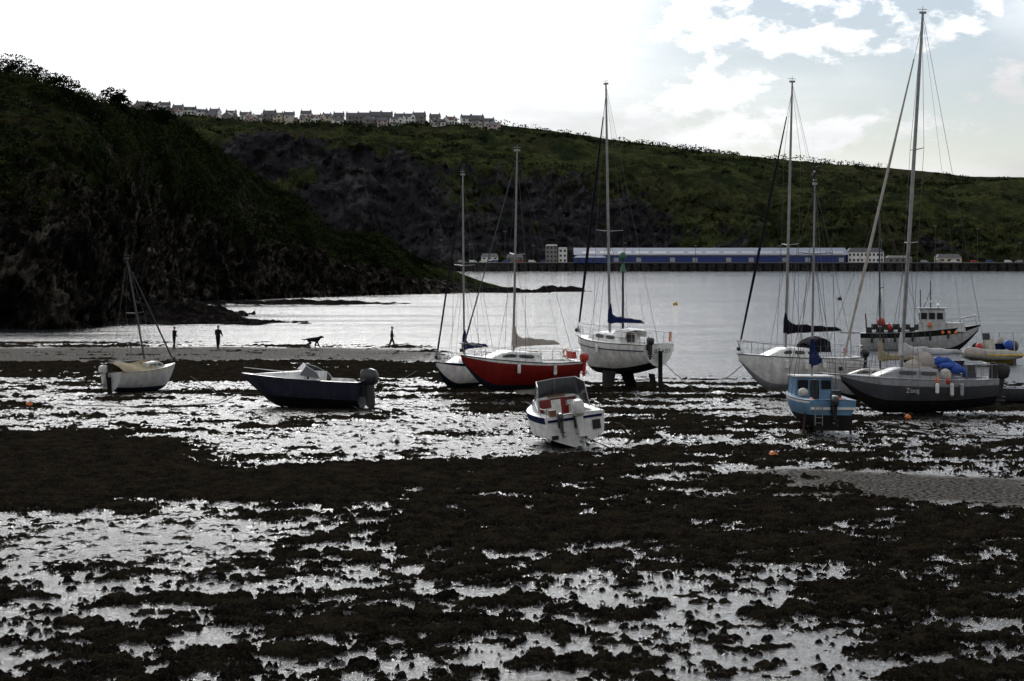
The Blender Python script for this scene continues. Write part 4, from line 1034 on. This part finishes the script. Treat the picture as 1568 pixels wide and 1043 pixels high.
def person(x,y,yaw,jk,tr,stride=0.25,armL=0.3,armR=-0.3,h=1.75,elb=0.2):
    e=empty('person',(x,y,0.0),(0,0,yaw));k=h/1.75;e.scale=(k,k,k)
    m=clothes('clothes',jk,tr);V=[];E=[];Rr=[]
    def ad(p,r,pa=None):
        V.append(p);Rr.append(r)
        if pa is not None:E.append((pa,len(V)-1))
        return len(V)-1
    pel=ad((0,0,0.96),(0.16,0.13));sp_=ad((0.01,0,1.14),(0.16,0.13),pel);ch=ad((0.02,0,1.34),(0.19,0.14),sp_);nk=ad((0.02,0,1.47),0.07,ch);ad((0.03,0,1.56),0.055,nk)
    hands=[]
    for sg,ar in ((1,armL),(-1,armR)):
        sh_=ad((0.02,sg*0.19,1.40),0.075,ch);el=ad((0.02+0.28*math.sin(ar),sg*0.25,1.40-0.28*math.cos(ar)),0.06,sh_)
        w0=V[el];a2=ar+elb;wr=ad((w0[0]+0.24*math.sin(a2),sg*0.25,w0[2]-0.24*math.cos(a2)),0.042,el);hands.append((V[wr],a2,sg))
    for sg,st in ((1,stride),(-1,-stride)):
        hp=ad((0,sg*0.095,0.90),0.105,pel);kn=ad((0.44*math.sin(st)+0.03,sg*0.10,0.90-0.43*math.cos(st)),0.08,hp)
        kx=V[kn];a2=st-0.12 if st>0 else st-0.25
        an=ad((kx[0]+0.39*math.sin(a2),sg*0.10,max(0.09,kx[2]-0.40*math.cos(a2))),0.055,kn);ax=V[an];ad((ax[0]+0.16,sg*0.11,0.045 if st>=0 else max(0.03,ax[2]-0.07)),0.045,an)
    skinobj('body',V,E,Rr,m,e)
    V=[];E=[];Rr=[];roots=[]
    for (p,a2,sg) in hands:
        d=Vector((math.sin(a2),0,-math.cos(a2)));f=Vector((math.cos(a2),0,math.sin(a2)));P0=Vector(p)
        i0=len(V);V+= [tuple(P0),tuple(P0+d*0.085)];Rr+=[(0.025,0.018),(0.038,0.018)];E.append((i0,i0+1));roots.append(i0)
        for q,l_ in zip((-1.5,-0.5,0.5,1.5),(0.06,0.075,0.08,0.07)):
            b0=P0+d*0.07+f*q*0.02;i1=len(V);V+=[tuple(b0),tuple(b0+d*l_*0.6),tuple(b0+d*l_+Vector((0,-sg*0.02,0)))];Rr+=[0.010,0.009,0.008];E+=[(i1,i1+1),(i1+1,i1+2)];roots.append(i1)
        b0=P0+d*0.03+f*0.02;i1=len(V);V+=[tuple(b0),tuple(b0+d*0.035+f*0.03),tuple(b0+d*0.065+f*0.035)];Rr+=[0.011,0.010,0.008];E+=[(i1,i1+1),(i1+1,i1+2)];roots.append(i1)
    skinobj('hands',V,E,Rr,M['skin'],e,roots)
    b=MB();b.ell((0.04,0,1.64),(0.095,0.075,0.12),14,10,0);b.tube([(0.12,0,1.66),(0.155,0,1.63),(0.12,0,1.61)],[0.008,0.014,0.008],5,0)
    for sg in (-1,1): b.ell((0.03,sg*0.078,1.64),(0.018,0.01,0.03),6,5,0);b.ell((0.125,sg*0.03,1.655),(0.008,0.011,0.007),6,4,1)
    b.tube([(0.128,-0.022,1.59),(0.133,0,1.588),(0.128,0.022,1.59)],0.005,4,1)
    b.ell((0.02,0,1.675),(0.10,0.085,0.105),14,10,1)
    b.obj('head',[M['skin'],M['hair']],e)
person(-26.9,158.5,R(40),(0.010,0.009,0.009),(0.010,0.011,0.015),0.14,0.5,-0.1,1.78,0.9)
person(-23.4,158.5,R(75),(0.010,0.011,0.014),(0.009,0.009,0.010),0.18,0.35,0.2,1.88,0.6)
person(-9.6,159,R(5),(0.009,0.010,0.015),(0.012,0.011,0.011),0.30,0.25,-0.35,1.76,0.3)
e=empty('dog',(-16.0,160.5,0.0),(0,0,R(-5)));e.scale=(1.3,1.3,1.3)
V=[(0,0,0.52),(-0.28,0,0.53),(0.25,0,0.50),(0.38,0,0.62),(0.47,0,0.70),(0.56,0,0.68),(0.66,0,0.655),(-0.42,0,0.54),(-0.60,0,0.50),(-0.76,0,0.56)]
E=[(0,1),(0,2),(2,3),(3,4),(4,5),(5,6),(1,7),(7,8),(8,9)];Rr=[(0.12,0.13),(0.11,0.12),(0.13,0.16),(0.085,0.095),(0.08,0.085),(0.06,0.055),0.035,(0.05,0.05),0.035,0.025]
for sg,o_ in ((1,0.12),(-1,-0.10)):
    i=len(V);V+=[(0.24,sg*0.08,0.40),(0.20+o_*0.5,sg*0.09,0.28),(0.23+o_,sg*0.09,0.14),(0.24+o_*1.3,sg*0.09,0.03),(0.30+o_*1.3,sg*0.09,0.02)];E+=[(2,i),(i,i+1),(i+1,i+2),(i+2,i+3),(i+3,i+4)];Rr+=[0.06,0.05,0.04,0.035,0.028]
    i=len(V);p=-o_;V+=[(-0.27,sg*0.09,0.42),(-0.17+p*0.5,sg*0.10,0.32),(-0.36+p,sg*0.10,0.18),(-0.33+p*1.2,sg*0.10,0.03),(-0.27+p*1.2,sg*0.10,0.02)];E+=[(1,i),(i,i+1),(i+1,i+2),(i+2,i+3),(i+3,i+4)];Rr+=[0.08,0.06,0.04,0.035,0.028]
skinobj('body',V,E,Rr,M['fur'],e)
b=MB()
for sg in (-1,1): b.loft([[(0.44,sg*0.05,0.75),(0.50,sg*0.06,0.76),(0.47,sg*0.085,0.75)],[(0.44,sg*0.095,0.68),(0.48,sg*0.10,0.67),(0.46,sg*0.11,0.68)]],True,True)
b.obj('ears',[M['fur']],e)
print('done')
